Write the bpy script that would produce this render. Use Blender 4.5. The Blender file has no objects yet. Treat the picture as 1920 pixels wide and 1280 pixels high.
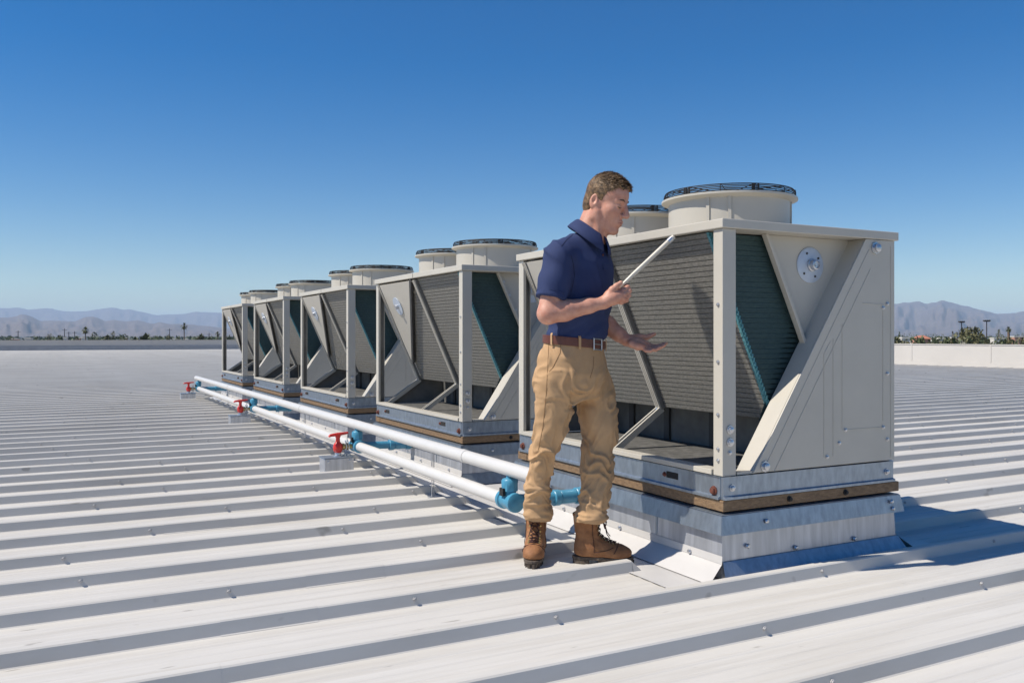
import bpy, math, random
import numpy as np
from mathutils import Vector, Matrix

# ------------------------------------------------------------------ camera, sky, sun
sc = bpy.context.scene
COL = sc.collection
TH = math.radians(27.74)                      # camera yaw to the right of +Y
F = 1630.8                                    # focal length in photo pixels (1920 wide)
CY = 631.0                                    # horizon row in the photo
H = 1.06                                      # camera height above the roof
S_, C_ = math.sin(TH), math.cos(TH)
cam_d = bpy.data.cameras.new('camera'); cam = bpy.data.objects.new('camera', cam_d); COL.objects.link(cam)
cam.location = (0, 0, H); cam.rotation_euler = (math.radians(90), 0, -TH)
cam_d.sensor_width = 36; cam_d.lens = F / 1920 * 36; cam_d.shift_y = -(640 - CY) / 1920
cam_d.clip_start = 0.05; cam_d.clip_end = 60000
sc.camera = cam

SUN_EL = math.radians(53)
SUN_H = Vector((-math.cos(math.radians(14)), math.sin(math.radians(14)), 0))   # horizontal direction to the sun
SUN = Vector((SUN_H.x * math.cos(SUN_EL), SUN_H.y * math.cos(SUN_EL), math.sin(SUN_EL)))
w = bpy.data.worlds.new('World'); sc.world = w; w.use_nodes = True
nt = w.node_tree; bg = nt.nodes['Background']
sky = nt.nodes.new('ShaderNodeTexSky'); sky.sky_type = 'NISHITA'; sky.sun_disc = False
sky.sun_elevation = SUN_EL; sky.sun_rotation = math.atan2(SUN_H.x, SUN_H.y)
sky.altitude = 300; sky.air_density = .95; sky.dust_density = 0.0; sky.ozone_density = 1.1
hs = nt.nodes.new('ShaderNodeHueSaturation'); hs.inputs['Saturation'].default_value = 1.6; hs.inputs['Hue'].default_value = .508
nt.links.new(sky.outputs[0], hs.inputs['Color']); nt.links.new(hs.outputs[0], bg.inputs[0]); bg.inputs[1].default_value = 0.086
sd = bpy.data.lights.new('sun', 'SUN'); sd.energy = 4.8; sd.angle = math.radians(0.53); sd.color = (1, .93, .825)
so = bpy.data.objects.new('sun', sd); COL.objects.link(so)
so.rotation_euler = SUN.to_track_quat('Z', 'Y').to_euler()
sc.view_settings.view_transform = 'Standard'; sc.view_settings.look = 'None'
sc.view_settings.exposure = 0.30; sc.view_settings.gamma = 1; sc.view_settings.use_curve_mapping = False
sc.cycles.max_bounces = 8; sc.cycles.volume_bounces = 2

# ------------------------------------------------------------------ materials
def mat(name, col, rough=.5, metal=0., var=.0, scale=20., bump=0., bscale=60., col2=None, stretch=(1, 1, 1), spec=.5, sss=0., coat=0.):
    m = bpy.data.materials.new(name); m.use_nodes = True
    t = m.node_tree; b = t.nodes['Principled BSDF']
    b.inputs['Base Color'].default_value = (*col, 1); b.inputs['Roughness'].default_value = rough
    b.inputs['Metallic'].default_value = metal; b.inputs['Specular IOR Level'].default_value = spec
    if sss:
        b.inputs['Subsurface Weight'].default_value = sss; b.inputs['Subsurface Radius'].default_value = (.012, .005, .003)
    if coat: b.inputs['Coat Weight'].default_value = coat
    tc = t.nodes.new('ShaderNodeTexCoord'); mp = t.nodes.new('ShaderNodeMapping'); mp.inputs['Scale'].default_value = stretch
    t.links.new(tc.outputs['Object'], mp.inputs[0])
    if var or col2:
        n = t.nodes.new('ShaderNodeTexNoise'); n.inputs['Scale'].default_value = scale; n.inputs['Detail'].default_value = 6
        n.inputs['Roughness'].default_value = .6
        t.links.new(mp.outputs[0], n.inputs[0])
        r = t.nodes.new('ShaderNodeValToRGB'); r.color_ramp.elements[0].position = .3; r.color_ramp.elements[1].position = .7
        c2 = col2 if col2 else tuple(min(1, c * (1 + var)) for c in col)
        c1 = col if col2 else tuple(c * (1 - var) for c in col)
        r.color_ramp.elements[0].color = (*c1, 1); r.color_ramp.elements[1].color = (*c2, 1)
        t.links.new(n.outputs[0], r.inputs[0]); t.links.new(r.outputs[0], b.inputs['Base Color'])
        m['ramp'] = 1
    if bump:
        n2 = t.nodes.new('ShaderNodeTexNoise'); n2.inputs['Scale'].default_value = bscale; n2.inputs['Detail'].default_value = 4
        t.links.new(mp.outputs[0], n2.inputs[0])
        bp = t.nodes.new('ShaderNodeBump'); bp.inputs['Strength'].default_value = bump; bp.inputs['Distance'].default_value = .01
        t.links.new(n2.outputs[0], bp.inputs['Height']); t.links.new(bp.outputs[0], b.inputs['Normal'])
    return m

M = dict(
    roof=mat('roof_white_paint', (.535, .515, .475), .5, 0, .0, 3, .03, 5, col2=(.60, .58, .54), stretch=(.35, 6, 1), spec=.25),
    flash=mat('white_flashing', (.52, .505, .485), .4, .0, .05, 5, .05, 14),
    parapet=mat('parapet_paint', (.50, .475, .44), .7, 0, .05, .6, .03, 8),
    cream=mat('cream_paint', (.485, .455, .392), .42, 0, .04, 4, .02, 90),
    cream_in=mat('cream_paint_inside', (.40, .37, .32), .55, 0, .10, 6),
    galv=mat('galvanised_steel', (.31, .36, .42), .38, .75, .18, 34, .06, 22, stretch=(1, 1, .35)),
    galvwall=mat('galvanised_sheet', (.47, .49, .53), .36, .6, .18, 26, .07, 16, stretch=(1, 1, .12)),
    coil=mat('grey_fins', (.12, .115, .10), .62, .1, .0, 60, .5, 260, col2=(.27, .258, .23), stretch=(1, 1, 3)),
    coil_end=mat('teal_fins', (.026, .058, .060), .6, .1, .0, 50, .6, 240, col2=(.05, .098, .10), stretch=(1, 1, 3)),
    teal=mat('teal_edge', (.03, .15, .18), .45, .0, .0, 70, .6, 120, col2=(.12, .33, .37)),
    postin=mat('shade_and_web_grey', (.17, .165, .155), .6, .1, .2, 10),  # shade inside the far posts put into the colour; also the dark webs
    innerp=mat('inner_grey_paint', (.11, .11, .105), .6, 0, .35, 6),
    base_shade=mat('flashing_shade_grey', (.30, .31, .33), .6, 0, .1, 2),  # shadow band at the parapet foot put into the flashing colour
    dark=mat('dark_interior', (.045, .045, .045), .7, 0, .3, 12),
    deck=mat('deck_plate', (.17, .165, .155), .6, .2, .0, 22, .2, 70, col2=(.07, .07, .066)),
    black=mat('black_wire', (.02, .02, .021), .6, spec=.3),
    disc=mat('zinc_disc', (.50, .56, .64), .4, .25, .08, 20),
    rscrew=mat('painted_screw', (.42, .41, .40), .6, .0, .1, 60),
    rotor=mat('rotor', (.05, .05, .055), .5),
    rust=mat('rusty_bolt', (.16, .055, .038), .7, .3, .5, 80),
    bolt=mat('zinc_bolt', (.55, .56, .58), .3, .85, .1, 60),
    wood=mat('timber', (.14, .085, .045), .7, 0, .0, 6, .35, 40, col2=(.27, .175, .095), stretch=(6, 6, 20)),
    hole=mat('slot_hole', (.02, .018, .016), .9),
    pipe=mat('white_pipe', (.57, .56, .54), .35, 0, .03, 8),
    blue=mat('blue_paint', (.06, .25, .38), .38, 0, .12, 30, .08, 80),
    red=mat('red_paint', (.55, .028, .02), .35, 0, .1, 30),
    brass=mat('brass', (.45, .33, .14), .35, .8, .3, 60),
    skin=mat('skin', (.47, .205, .135), .52, 0, .0, 26, .16, 190, col2=(.60, .325, .235), sss=.12),
    hair=mat('hair', (.03, .017, .009), .45, 0, .0, 75, .3, 300, col2=(.27, .16, .07)),
    brow=mat('eyebrow', (.14, .075, .04), .7),
    lip=mat('lip', (.36, .13, .105), .45, sss=.1),
    shirt=mat('navy_pique', (.0135, .0255, .088), .85, 0, .0, 9, .25, 700, col2=(.020, .037, .115)),
    khaki=mat('khaki_twill', (.40, .245, .122), .85, 0, .0, 9, .25, 600, col2=(.50, .315, .165)),
    stitch=mat('khaki_stitch', (.27, .155, .07), .9),
    belt=mat('brown_leather', (.115, .036, .022), .45, 0, .25, 30, .1, 120),
    boot=mat('boot_leather', (.20, .082, .03), .75, 0, .0, 24, .25, 120, col2=(.34, .155, .062)),
    sole=mat('boot_sole', (.045, .036, .03), .85, 0, .0, 60, .5, 90, col2=(.13, .10, .075)),
    lace=mat('lace', (.05, .017, .014), .8),
    bar=mat('strut_metal', (.48, .45, .39), .4, .1, .08, 20),
    ground=mat('desert_ground', (.21, .17, .12), .95, 0, .0, .02, 0, 1, col2=(.13, .14, .07)),
    mtn=mat('mountain_rock', (.085, .065, .062), .95, 0, .0, .006, 0, 1, col2=(.15, .115, .10)),
    leaf=mat('foliage', (.045, .07, .022), .7, 0, .0, .8, 0, 1, col2=(.10, .115, .045)),
    leaf2=mat('foliage_olive', (.085, .085, .03), .7, 0, .0, .8, 0, 1, col2=(.14, .13, .055)),
    palm=mat('palm_leaf', (.05, .07, .025), .6, 0, .0, .8, 0, 1, col2=(.115, .115, .045)),
    trunk=mat('bark', (.16, .105, .07), .9, 0, .3, 6),
    stucco=mat('stucco_white', (.66, .62, .56), .9, 0, .06, .5),
    stuccop=mat('stucco_pink', (.48, .26, .19), .9, 0, .08, .5),
    tile=mat('clay_roof', (.42, .17, .11), .85, 0, .12, 1.5),
    glass=mat('window_glass', (.03, .04, .05), .1),
    pole=mat('pole_steel', (.04, .035, .035), .6),
)
# rain streaks on the galvanised sheet (vertical marks)
def streaks(m, col):
    t = m.node_tree; b = t.nodes['Principled BSDF']
    tc = t.nodes.new('ShaderNodeTexCoord'); mp = t.nodes.new('ShaderNodeMapping'); mp.inputs['Scale'].default_value = (38, 38, 1.2)
    n = t.nodes.new('ShaderNodeTexNoise'); n.inputs['Scale'].default_value = 1; n.inputs['Detail'].default_value = 3
    r = t.nodes.new('ShaderNodeValToRGB'); r.color_ramp.elements[0].position = .52; r.color_ramp.elements[1].position = .72
    r.color_ramp.elements[0].color = (0, 0, 0, 1); r.color_ramp.elements[1].color = (.55, .55, .55, 1)
    mx = t.nodes.new('ShaderNodeMix'); mx.data_type = 'RGBA'
    t.links.new(tc.outputs['Object'], mp.inputs[0]); t.links.new(mp.outputs[0], n.inputs[0]); t.links.new(n.outputs[0], r.inputs[0])
    src = b.inputs['Base Color'].links[0].from_socket
    t.links.new(r.outputs[0], mx.inputs[0]); t.links.new(src, mx.inputs[6]); mx.inputs[7].default_value = (*col, 1)
    t.links.new(mx.outputs[2], b.inputs['Base Color'])
streaks(M['galvwall'], (.34, .36, .40))
# dust and scuffs on the roof paint, long stains along the pans and small marks
def scuffs(m):
    t = m.node_tree; b = t.nodes['Principled BSDF']; src = b.inputs['Base Color'].links[0].from_socket
    tc = t.nodes.new('ShaderNodeTexCoord'); geo = t.nodes.new('ShaderNodeNewGeometry')
    def layer(src, scale, sc_, lo, hi, col, amt, det=5):
        mp = t.nodes.new('ShaderNodeMapping'); mp.inputs['Scale'].default_value = sc_; t.links.new(geo.outputs['Position'], mp.inputs[0])
        n = t.nodes.new('ShaderNodeTexNoise'); n.inputs['Scale'].default_value = scale; n.inputs['Detail'].default_value = det; n.inputs['Roughness'].default_value = .65
        t.links.new(mp.outputs[0], n.inputs[0]); r = t.nodes.new('ShaderNodeValToRGB')
        r.color_ramp.elements[0].position = lo; r.color_ramp.elements[1].position = hi; r.color_ramp.elements[0].color = (0, 0, 0, 1); r.color_ramp.elements[1].color = (amt, amt, amt, 1)
        t.links.new(n.outputs[0], r.inputs[0]); mx = t.nodes.new('ShaderNodeMix'); mx.data_type = 'RGBA'
        t.links.new(r.outputs[0], mx.inputs[0]); t.links.new(src, mx.inputs[6]); mx.inputs[7].default_value = (*col, 1); return mx.outputs[2]
    o = layer(src, 1.0, (.5, 9, 1), .48, .72, (.40, .37, .32), .55)
    o = layer(o, .45, (1, 1.6, 1), .45, .75, (.43, .41, .38), .5)
    o = layer(o, 1.0, (5, 22, 5), .69, .74, (.22, .20, .17), .55, 2)
    t.links.new(o, b.inputs['Base Color'])
scuffs(M['roof'])

# ------------------------------------------------------------------ mesh helpers
class MB:
    def __init__(s): s.v = []; s.f = []
    def add(s, v, f):
        n = len(s.v); s.v += [tuple(p) for p in v]; s.f += [tuple(i + n for i in q) for q in f]; return s
    def box(s, x0, x1, y0, y1, z0, z1):
        return s.add([(x0, y0, z0), (x1, y0, z0), (x1, y1, z0), (x0, y1, z0), (x0, y0, z1), (x1, y0, z1), (x1, y1, z1), (x0, y1, z1)],
                     [(3, 2, 1, 0), (4, 5, 6, 7), (0, 1, 5, 4), (1, 2, 6, 5), (2, 3, 7, 6), (3, 0, 4, 7)])
    def prism(s, pts, a0, a1, axis='y'):
        """polygon pts extruded along an axis; pts = (x,z) for y, (y,z) for x, (x,y) for z"""
        def P(p, a): return (p[0], a, p[1]) if axis == 'y' else ((a, p[0], p[1]) if axis == 'x' else (p[0], p[1], a))
        n = len(pts); v = [P(p, a0) for p in pts] + [P(p, a1) for p in pts]
        f = [tuple(range(n)), tuple(range(2 * n - 1, n - 1, -1))] + [(i, i + n, (i + 1) % n + n, (i + 1) % n) for i in range(n)]
        return s.add(v, f)
    def sheet(s, pts, a0, a1, axis='x'):
        def P(p, a): return (p[0], a, p[1]) if axis == 'y' else (a, p[0], p[1])
        n = len(pts); v = [P(p, a0) for p in pts] + [P(p, a1) for p in pts]
        return s.add(v, [(i, i + 1, i + 1 + n, i + n) for i in range(n - 1)])
    def bar(s, a, b, wx, wy, up=(0, 0, 1)):
        a, b = Vector(a), Vector(b); d = (b - a).normalized(); up = Vector(up)
        x = d.cross(up)
        if x.length < 1e-4: x = d.cross(Vector((0, 1, 0)))
        x.normalize(); y = x.cross(d).normalized()
        v = [p + x * i * wx / 2 + y * j * wy / 2 for p in (a, b) for i, j in ((-1, -1), (1, -1), (1, 1), (-1, 1))]
        return s.add(v, [(3, 2, 1, 0), (4, 5, 6, 7), (0, 1, 5, 4), (1, 2, 6, 5), (2, 3, 7, 6), (3, 0, 4, 7)])
    def tube(s, pts, r, n=10, closed=False, caps=True):
        pts = [Vector(p) for p in pts]; m = len(pts); rr = r if isinstance(r, (list, tuple)) else [r] * m
        v = []; prev = None
        for i, p in enumerate(pts):
            if closed: t = pts[(i + 1) % m] - pts[i - 1]
            else: t = pts[min(i + 1, m - 1)] - pts[max(i - 1, 0)]
            t.normalize()
            if prev is None:
                x = t.cross(Vector((0, 0, 1)))
                if x.length < 1e-3: x = t.cross(Vector((0, 1, 0)))
            else: x = prev - t * prev.dot(t)
            x.normalize(); prev = x; y = t.cross(x)
            v += [p + (x * math.cos(k * 2 * math.pi / n) + y * math.sin(k * 2 * math.pi / n)) * rr[i] for k in range(n)]
        f = []
        for i in range(m if closed else m - 1):
            j = (i + 1) % m
            f += [(i * n + k, i * n + (k + 1) % n, j * n + (k + 1) % n, j * n + k) for k in range(n)]
        if caps and not closed: f += [tuple(range(n - 1, -1, -1)), tuple((m - 1) * n + k for k in range(n))]
        return s.add(v, f)
    def lathe(s, prof, c=(0, 0, 0), n=24, axis='z'):
        v = []
        for (r, h) in prof:
            for k in range(n):
                a = 2 * math.pi * k / n; p = (r * math.cos(a), r * math.sin(a), h)
                if axis == 'y': p = (p[0], p[2], p[1])
                if axis == 'x': p = (p[2], p[0], p[1])
                v.append((p[0] + c[0], p[1] + c[1], p[2] + c[2]))
        f = []
        for i in range(len(prof) - 1): f += [(i * n + k, i * n + (k + 1) % n, (i + 1) * n + (k + 1) % n, (i + 1) * n + k) for k in range(n)]
        if prof[0][0] > 1e-6: f.append(tuple(range(n - 1, -1, -1)))
        if prof[-1][0] > 1e-6: f.append(tuple((len(prof) - 1) * n + k for k in range(n)))
        return s.add(v, f)
    def mesh(s, name, m, off=(0, 0, 0), smooth=False):
        me = bpy.data.meshes.new(name)
        me.from_pydata([(p[0] - off[0], p[1] - off[1], p[2] - off[2]) for p in s.v], [], s.f)
        import bmesh
        b = bmesh.new(); b.from_mesh(me)
        bmesh.ops.recalc_face_normals(b, faces=b.faces); b.to_mesh(me); b.free()
        me.materials.append(m)
        if smooth:
            me.shade_smooth() if hasattr(me, 'shade_smooth') else None
            try: me.set_sharp_from_angle(angle=math.radians(smooth if smooth > 1 else 35))
            except Exception: pass
        return me
    def build(s, name, m, parent=None, off=(0, 0, 0), smooth=False, bevel=0):
        o = bpy.data.objects.new(name, s.mesh(name, m, off, smooth)); COL.objects.link(o)
        if parent: o.parent = parent
        if bevel:
            md = o.modifiers.new('bevel', 'BEVEL'); md.width = bevel; md.segments = 2; md.limit_method = 'ANGLE'; md.harden_normals = False
        return o

def empty(name, loc=(0, 0, 0), rz=0):
    o = bpy.data.objects.new(name, None); COL.objects.link(o); o.location = loc; o.rotation_euler = (0, 0, rz); o.empty_display_size = .2
    return o
def tag(o, label=None, cat=None, group=None, kind=None):
    if label: o['label'] = label
    if cat: o['category'] = cat
    if group: o['group'] = group
    if kind: o['kind'] = kind
    return o
def copy_tree(o, parent=None):
    c = o.copy(); COL.objects.link(c); c.parent = parent
    for ch in list(o.children): copy_tree(ch, c)
    return c
def lerp(a, b, t): return a + (b - a) * t
rnd = random.Random(7)

# ------------------------------------------------------------------ value noise (numpy)
_T = np.random.default_rng(3).random(1 << 16).astype(np.float32)
def _h(i, j, k): return _T[((i * 73856093) ^ (j * 19349663) ^ (k * 83492791)) & 65535]
def vnoise(x, y, z):
    i = np.floor(x).astype(np.int64); j = np.floor(y).astype(np.int64); k = np.floor(z).astype(np.int64)
    u = x - i; v = y - j; t = z - k; u = u * u * (3 - 2 * u); v = v * v * (3 - 2 * v); t = t * t * (3 - 2 * t)
    def L(a, b, q): return a + (b - a) * q
    return L(L(L(_h(i, j, k), _h(i + 1, j, k), u), L(_h(i, j + 1, k), _h(i + 1, j + 1, k), u), v),
             L(L(_h(i, j, k + 1), _h(i + 1, j, k + 1), u), L(_h(i, j + 1, k + 1), _h(i + 1, j + 1, k + 1), u), v), t)
def fbm(x, y, z, o=4):
    s = 0; a = .5
    for q in range(o): s = s + a * vnoise(x, y, z); x, y, z = x * 2.03 + 9.1, y * 2.03 + 3.7, z * 2.03 + 5.3; a *= .5
    return s

# ------------------------------------------------------------------ layout of the row
X0, Y0, PITCH, L, W, ZT = 2.57, 2.92, 2.72, 1.86, 1.085, 1.572
ZB, ZR = .35, .453                            # base rail bottom / top
NU = 5
RIB0, RIBS = 2.315, .45
XE, YE, XW = 27.9, 74.0, -48.0                # roof limits
Z_RIB = .052

# ------------------------------------------------------------------ roof
roof = MB().box(XW, XE + .3, -9, YE + .3, -6.2, -.012).build('roof', M['roof']); tag(roof, kind='structure')
roof['label'] = 'white ribbed metal roof'
prof = [(-.016, .0), (-.011, .004), (.0, .047), (.006, Z_RIB), (.040, Z_RIB), (.046, .046), (.066, .004), (.072, 0)]
pan = [.105, .112, .128, .135, .185, .192, .208, .215, .265, .272, .288, .295, .345, .352, .368, .375]
for i, p in enumerate(pan): prof.append((p, .0022 if i % 4 in (1, 2) else 0))
prof.append((RIBS - .016, 0))
def panel_mesh(x0, x1, cl, cr):
    b = MB(); b.sheet(prof, x0, x1)
    n = len(prof)
    for (flag, xe, sg, base) in ((cl, x0, -1, 0), (cr, x1, 1, n)):
        if flag:                               # folded closure at the rib end
            r = [0, 2, 3, 4, 5, 7]
            vv = [(xe, prof[i][0], prof[i][1]) for i in r] + [(xe + sg * .05, prof[0][0] + .004, .001), (xe + sg * .05, prof[7][0] - .004, .001)]
            b.add(vv, [(0, 1, 6), (1, 2, 6), (2, 3, 7, 6), (3, 4, 7), (4, 5, 7)])
    me = b.mesh('roof_panel', M['roof'])
    return me
PM = dict(full=panel_mesh(XW, XE, 0, 0), left=panel_mesh(XW, 2.30, 0, 1), right=panel_mesh(3.93, XE, 1, 0))
def panel(kind, y):
    o = bpy.data.objects.new('roof_panel', PM[kind]); COL.objects.link(o); o.parent = roof; o.location = (0, y, 0)
YROW1 = Y0 + PITCH * (NU - 1) + L + .35
k = int(math.floor((-8 - RIB0) / RIBS))
ys = []
while RIB0 + k * RIBS < YE - .6:
    y = RIB0 + k * RIBS; ys.append(y)
    if 2.80 < y < YROW1: panel('left', y); panel('right', y)
    else: panel('full', y)
    k += 1
fl = MB()
fl.sheet([(2.765 + .07, .0005), (2.765 + .08, .006), (YROW1 - .1, .006), (YROW1 + .0, .0005)], 2.275, 3.96)
fl.build('flashing_sheet', M['flash'], roof)
scr = MB()
for y in ys:
    if 0 < y < 14:
        x = -14 + rnd.random() * 1.3
        while x < 16:
            if not (2.8 < y < YROW1 and 2.25 < x < 4.0):
                c = (x, y - .0055, .028)
                scr.lathe([(.009, .0), (.009, -.003), (.006, -.004), (.005, -.007), (.0, -.0075)], c, 6, 'y')
            x += 1.35 + rnd.uniform(-.2, .2)
o = scr.build('rib_screw', M['rscrew'], roof); o['kind'] = 'stuff'

lp = [(a_, z_ + .0010) for a_, z_ in prof[:9]]
lap_me = MB().sheet(lp, 0, .35).mesh('panel_lap', M['roof'])
for i_, y in enumerate(ys):
    for x in (-7.6 + (i_ % 3) * .35, .1 + (i_ % 4) * .42, 8.2 + (i_ % 3) * .4):
        if 0 < y < 16 and rnd.random() < .4 and not (2.8 < y < YROW1 and 1.2 < x < 4):
            o = bpy.data.objects.new('panel_lap', lap_me); COL.objects.link(o); o.parent = roof; o.location = (x, y, 0)

# parapets
def parapet(name, x0, x1, y0, y1, label, along, capw=.02):
    r = empty(name, ((x0 + x1) / 2, (y0 + y1) / 2, 0)); tag(r, label, 'wall'); off = r.location
    MB().box(x0, x1, y0, y1, -.01, .77).build('wall', M['parapet'], r, off)
    MB().box(x0 - capw, x1 + capw, y0 - capw, y1 + capw, .772, .80).build('coping', M['parapet'], r, off)
    if along == 'x':
        MB().box(x0, x1, y0 - .05, y0 - .002, -.008, .34).build('base_flashing', M['base_shade'], r, off)  # flashing coloured dark to paint in the parapet's shadow band
        xx = x0 + 6
        while xx < x1:
            MB().box(xx, xx + .05, y0 - .012, y0 - .001, .35, .765).build('seam', M['parapet'], r, off); xx += 6.1
    else:
        MB().box(x0 - .05, x0 - .002, y0, y1, -.008, .18).build('base_flashing', M['parapet'], r, off)
        yy = y0 + 3
        while yy < y1:
            MB().box(x0 - .014, x0 - .001, yy, yy + .05, .19, .765).build('seam', M['parapet'], r, off); yy += 3.05
    return r
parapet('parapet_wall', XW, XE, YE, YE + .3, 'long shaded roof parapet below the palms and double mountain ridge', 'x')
parapet('parapet_wall', XE, XE + .3, -9, YE - .06, 'sunlit white roof parapet below the pink roofed house', 'y')

# ------------------------------------------------------------------ chiller unit (template in absolute roof coordinates, local x 0..W, y 0..L)
OFF = (0, 0, ZB)
def screw(parent, c, r=.008, axis='y', name='screw', m='bolt', d=-1):
    b = MB()
    b.lathe([(r * 1.5, 0), (r * 1.5, d * r * .35), (r, d * r * .4), (r, d * r * 1.1), (r * .6, d * r * 1.3), (0, d * r * 1.3)], c, 8, axis)
    return b.build(name, M[m], parent, OFF, smooth=40)

CX0, CZ0, CX1, CZ1 = .014, 1.525, .395, .672   # outer face of the coil, top and bottom
def coil_x(z): return lerp(CX0, CX1, (CZ0 - z) / (CZ0 - CZ1))
def coil_mesh(mir, y0, y1):
    n = 36; pts = []
    th = .15
    for i in range(n):
        for (t, dpt) in ((i + .04, 0), (i + .80, 0), (i + .88, .0045), (i + .96, .0045)):
            t /= n; pts.append((lerp(CX0, CX1, t) + dpt, lerp(CZ0, CZ1, t)))
    pts += [(CX1 + th, CZ1), (CX0 + th, CZ0)]
    if mir: pts = [(W - x, z) for x, z in pts][::-1]
    b = MB(); m = len(pts)
    v = [(x, y0, z) for x, z in pts] + [(x, y1, z) for x, z in pts]
    f = [(i, i + m, (i + 1) % m + m, (i + 1) % m) for i in range(m)]
    b.add(v, f)
    # end faces as strips
    k = len(b.v)
    for e in (0, m):
        out = list(range(0, m - 2))
        inner = []
        for i in out: inner.append((pts[i][0] + (th * (-1 if mir else 1)), y0 if e == 0 else y1, pts[i][1]))
        k = len(b.v); b.v += inner
        b.f += [(e + out[i], e + out[i + 1], k + i + 1, k + i) for i in range(len(out) - 1)]
    return b

def make_unit():
    U = empty('chiller_unit', (0, 0, 0))
    bd = lambda b, n, m, p=U, **k: b.build(n, M[m], p, OFF, **k)
    # base rails, C-section
    def chan(horiz, a0, a1, pos, sg):
        b = MB(); p = [(pos, ZB), (pos - sg * .016, ZB), (pos - sg * .016, ZB + .012), (pos - sg * .004, ZB + .016), (pos - sg * .004, ZR - .004), (pos - sg * .012, ZR - .002), (pos + sg * .05, ZR - .002), (pos + sg * .05, ZB)]
        p = [(q[0], q[1]) for q in p]
        b.prism(p, a0, a1, 'x' if horiz else 'y'); return b
    fr = bd(chan(True, .0, W, .0, 1), 'base_rail', 'galv', bevel=.002)
    bd(chan(True, .0, W, L, -1), 'base_rail', 'galv')
    lf = bd(chan(False, .012, L - .012, .0, 1), 'base_rail', 'galv', bevel=.002)
    bd(chan(False, .012, L - .012, W, -1), 'base_rail', 'galv')
    for yy in (.30, L - .34):
        bd(MB().box(-.0055, -.0025, yy, yy + .085, ZB + .045, ZB + .075), 'lifting_slot', 'hole', lf)
        screw(lf, (-.004, yy + .10, ZB + .058), .008, 'x', 'screw', 'rust')
    for yy in (.05, L - .05): screw(lf, (-.004, yy, ZB + .035), .014, 'x', 'screw', 'rust')
    for xx in (.05, W - .05): screw(fr, (xx, -.004, ZB + .05), .011, 'y')
    # deck and sill
    bd(MB().box(.055, W - .055, .055, L - .055, ZR - .012, ZR + .004), 'deck', 'deck')
    bd(MB().box(-.012, .055, .06, L - .06, ZR + .001, ZR + .024), 'sill', 'cream', bevel=.002)
    bd(MB().box(.078, .18, -.004, .055, ZR + .001, ZR + .012), 'sill', 'cream')
    # posts: folded angles
    def post(x, y, sx, sy):
        a, c, t = .075, .06, .007
        pts = [(0, 0), (a, 0), (a, .018), (a - t, .018), (a - t, t), (t, t), (t, c - t), (.02, c - t), (.02, c), (0, c)]
        b = MB(); b.prism([(x + sx * p[0], y + sy * p[1]) for p in pts], ZR + .0005, 1.53, 'z')
        o = bd(b, 'corner_post', 'cream', bevel=.0015); return o
    p1 = post(-.005, -.006, 1, 1); p2 = post(-.005, L + .006, 1, -1); bd(MB().box(.0025, .062, L - .006, L - .0015, ZR + .003, 1.528), 'post_shade_plate', 'postin', p2); bd(MB().box(.003, .0075, L - .046, L - .007, ZR + .003, 1.528), 'post_shade_plate', 'postin', p2); post(W + .002, L + .006, -1, -1); post(W - .006, .012, -1, 1)  # dark plates added in the far post paint in its inner shade
    for zz in (.60, .655): screw(p1, (.035, -.0062, zz), .013, 'y')
    screw(p1, (.035, -.0062, .555), .007, 'y')
    for zz in (.52, .57, .72, .95, 1.2): screw(p1, (-.0052, .022, zz), .006, 'x')
    # top panel
    tp = bd(MB().box(-.018, W + .02, -.02, L + .02, 1.531, ZT), 'top_panel', 'cream', bevel=.004)
    bd(MB().box(-.0195, -.0165, .93, .934, 1.533, ZT - .002), 'seam', 'dark', tp)
    # coils
    for mir in (0, 1):
        co = bd(coil_mesh(mir, .125, L - .10), 'coil', 'coil')
        # teal end plate with row grooves
        e = MB(); n = 36; th = .37
        pts = []
        for i in range(n):
            for (t, dd) in ((i + .05, 0), (i + .8, 0), (i + .88, .002), (i + .97, .002)):
                pts.append((t / n, dd))
        vv = []; ff = []
        for (t, dd) in pts:
            x = lerp(CX0, CX1, t) + .004; z = lerp(CZ0, CZ1, t)
            for q in (x, x + th): vv.append(((W - q) if mir else q, .113 + dd, z))
        for i in range(len(pts) - 1): ff.append((2 * i, 2 * i + 1, 2 * i + 3, 2 * i + 2))
        e.add(vv, ff); bd(e, 'coil_end', 'coil_end', co)
        # hairpin bends along the outer edge
        g = MB()
        for i in range(44):
            t = (i + .5) / 44; x = lerp(CX0, CX1, t) + .006; z = lerp(CZ0, CZ1, t)
            if mir: x = W - x
            g.tube([(x, .125, z + .007), (x + .004, .104, z + .005), (x + .004, .104, z - .005), (x, .125, z - .007)], .0055, 6)
        a = (CX0 + .012, CZ0); c = (CX1 + .012, CZ1)
        q = [(a[0] - .013, a[1]), (a[0] + .002, a[1]), (c[0] + .002, c[1]), (c[0] - .013, c[1])]
        if mir: q = [(W - x, z) for x, z in q]
        g.prism(q, .108, .123, 'y')
        bd(g, 'coil_edge', 'teal', co, smooth=50)
    # slanted trim strip and gable panel of the near end
    st = MB(); st.prism([(.306, 1.53), (.324, 1.53), (.599, .96), (.582, .96)], .056, .086, 'y')
    so_ = bd(st, 'trim_strip', 'cream', bevel=.002)
    gp = bd(MB().prism([(.32, 1.53), (1.0, 1.53), (.66, .93), (.597, .962)], .088, .094, 'y'), 'gable_panel', 'cream')
    for t in (.12, .3, .5, .68, .86): screw(gp, (lerp(.342, .605, t), .088, lerp(1.53, .99, t)), .006, 'y')
    dc = MB(); dc.lathe([(.085, .088), (.085, .083), (.081, .081), (.0, .081)], (.614, 0, 1.40), 40, 'y')
    d = bd(dc, 'disc', 'disc', gp, smooth=40)
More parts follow.
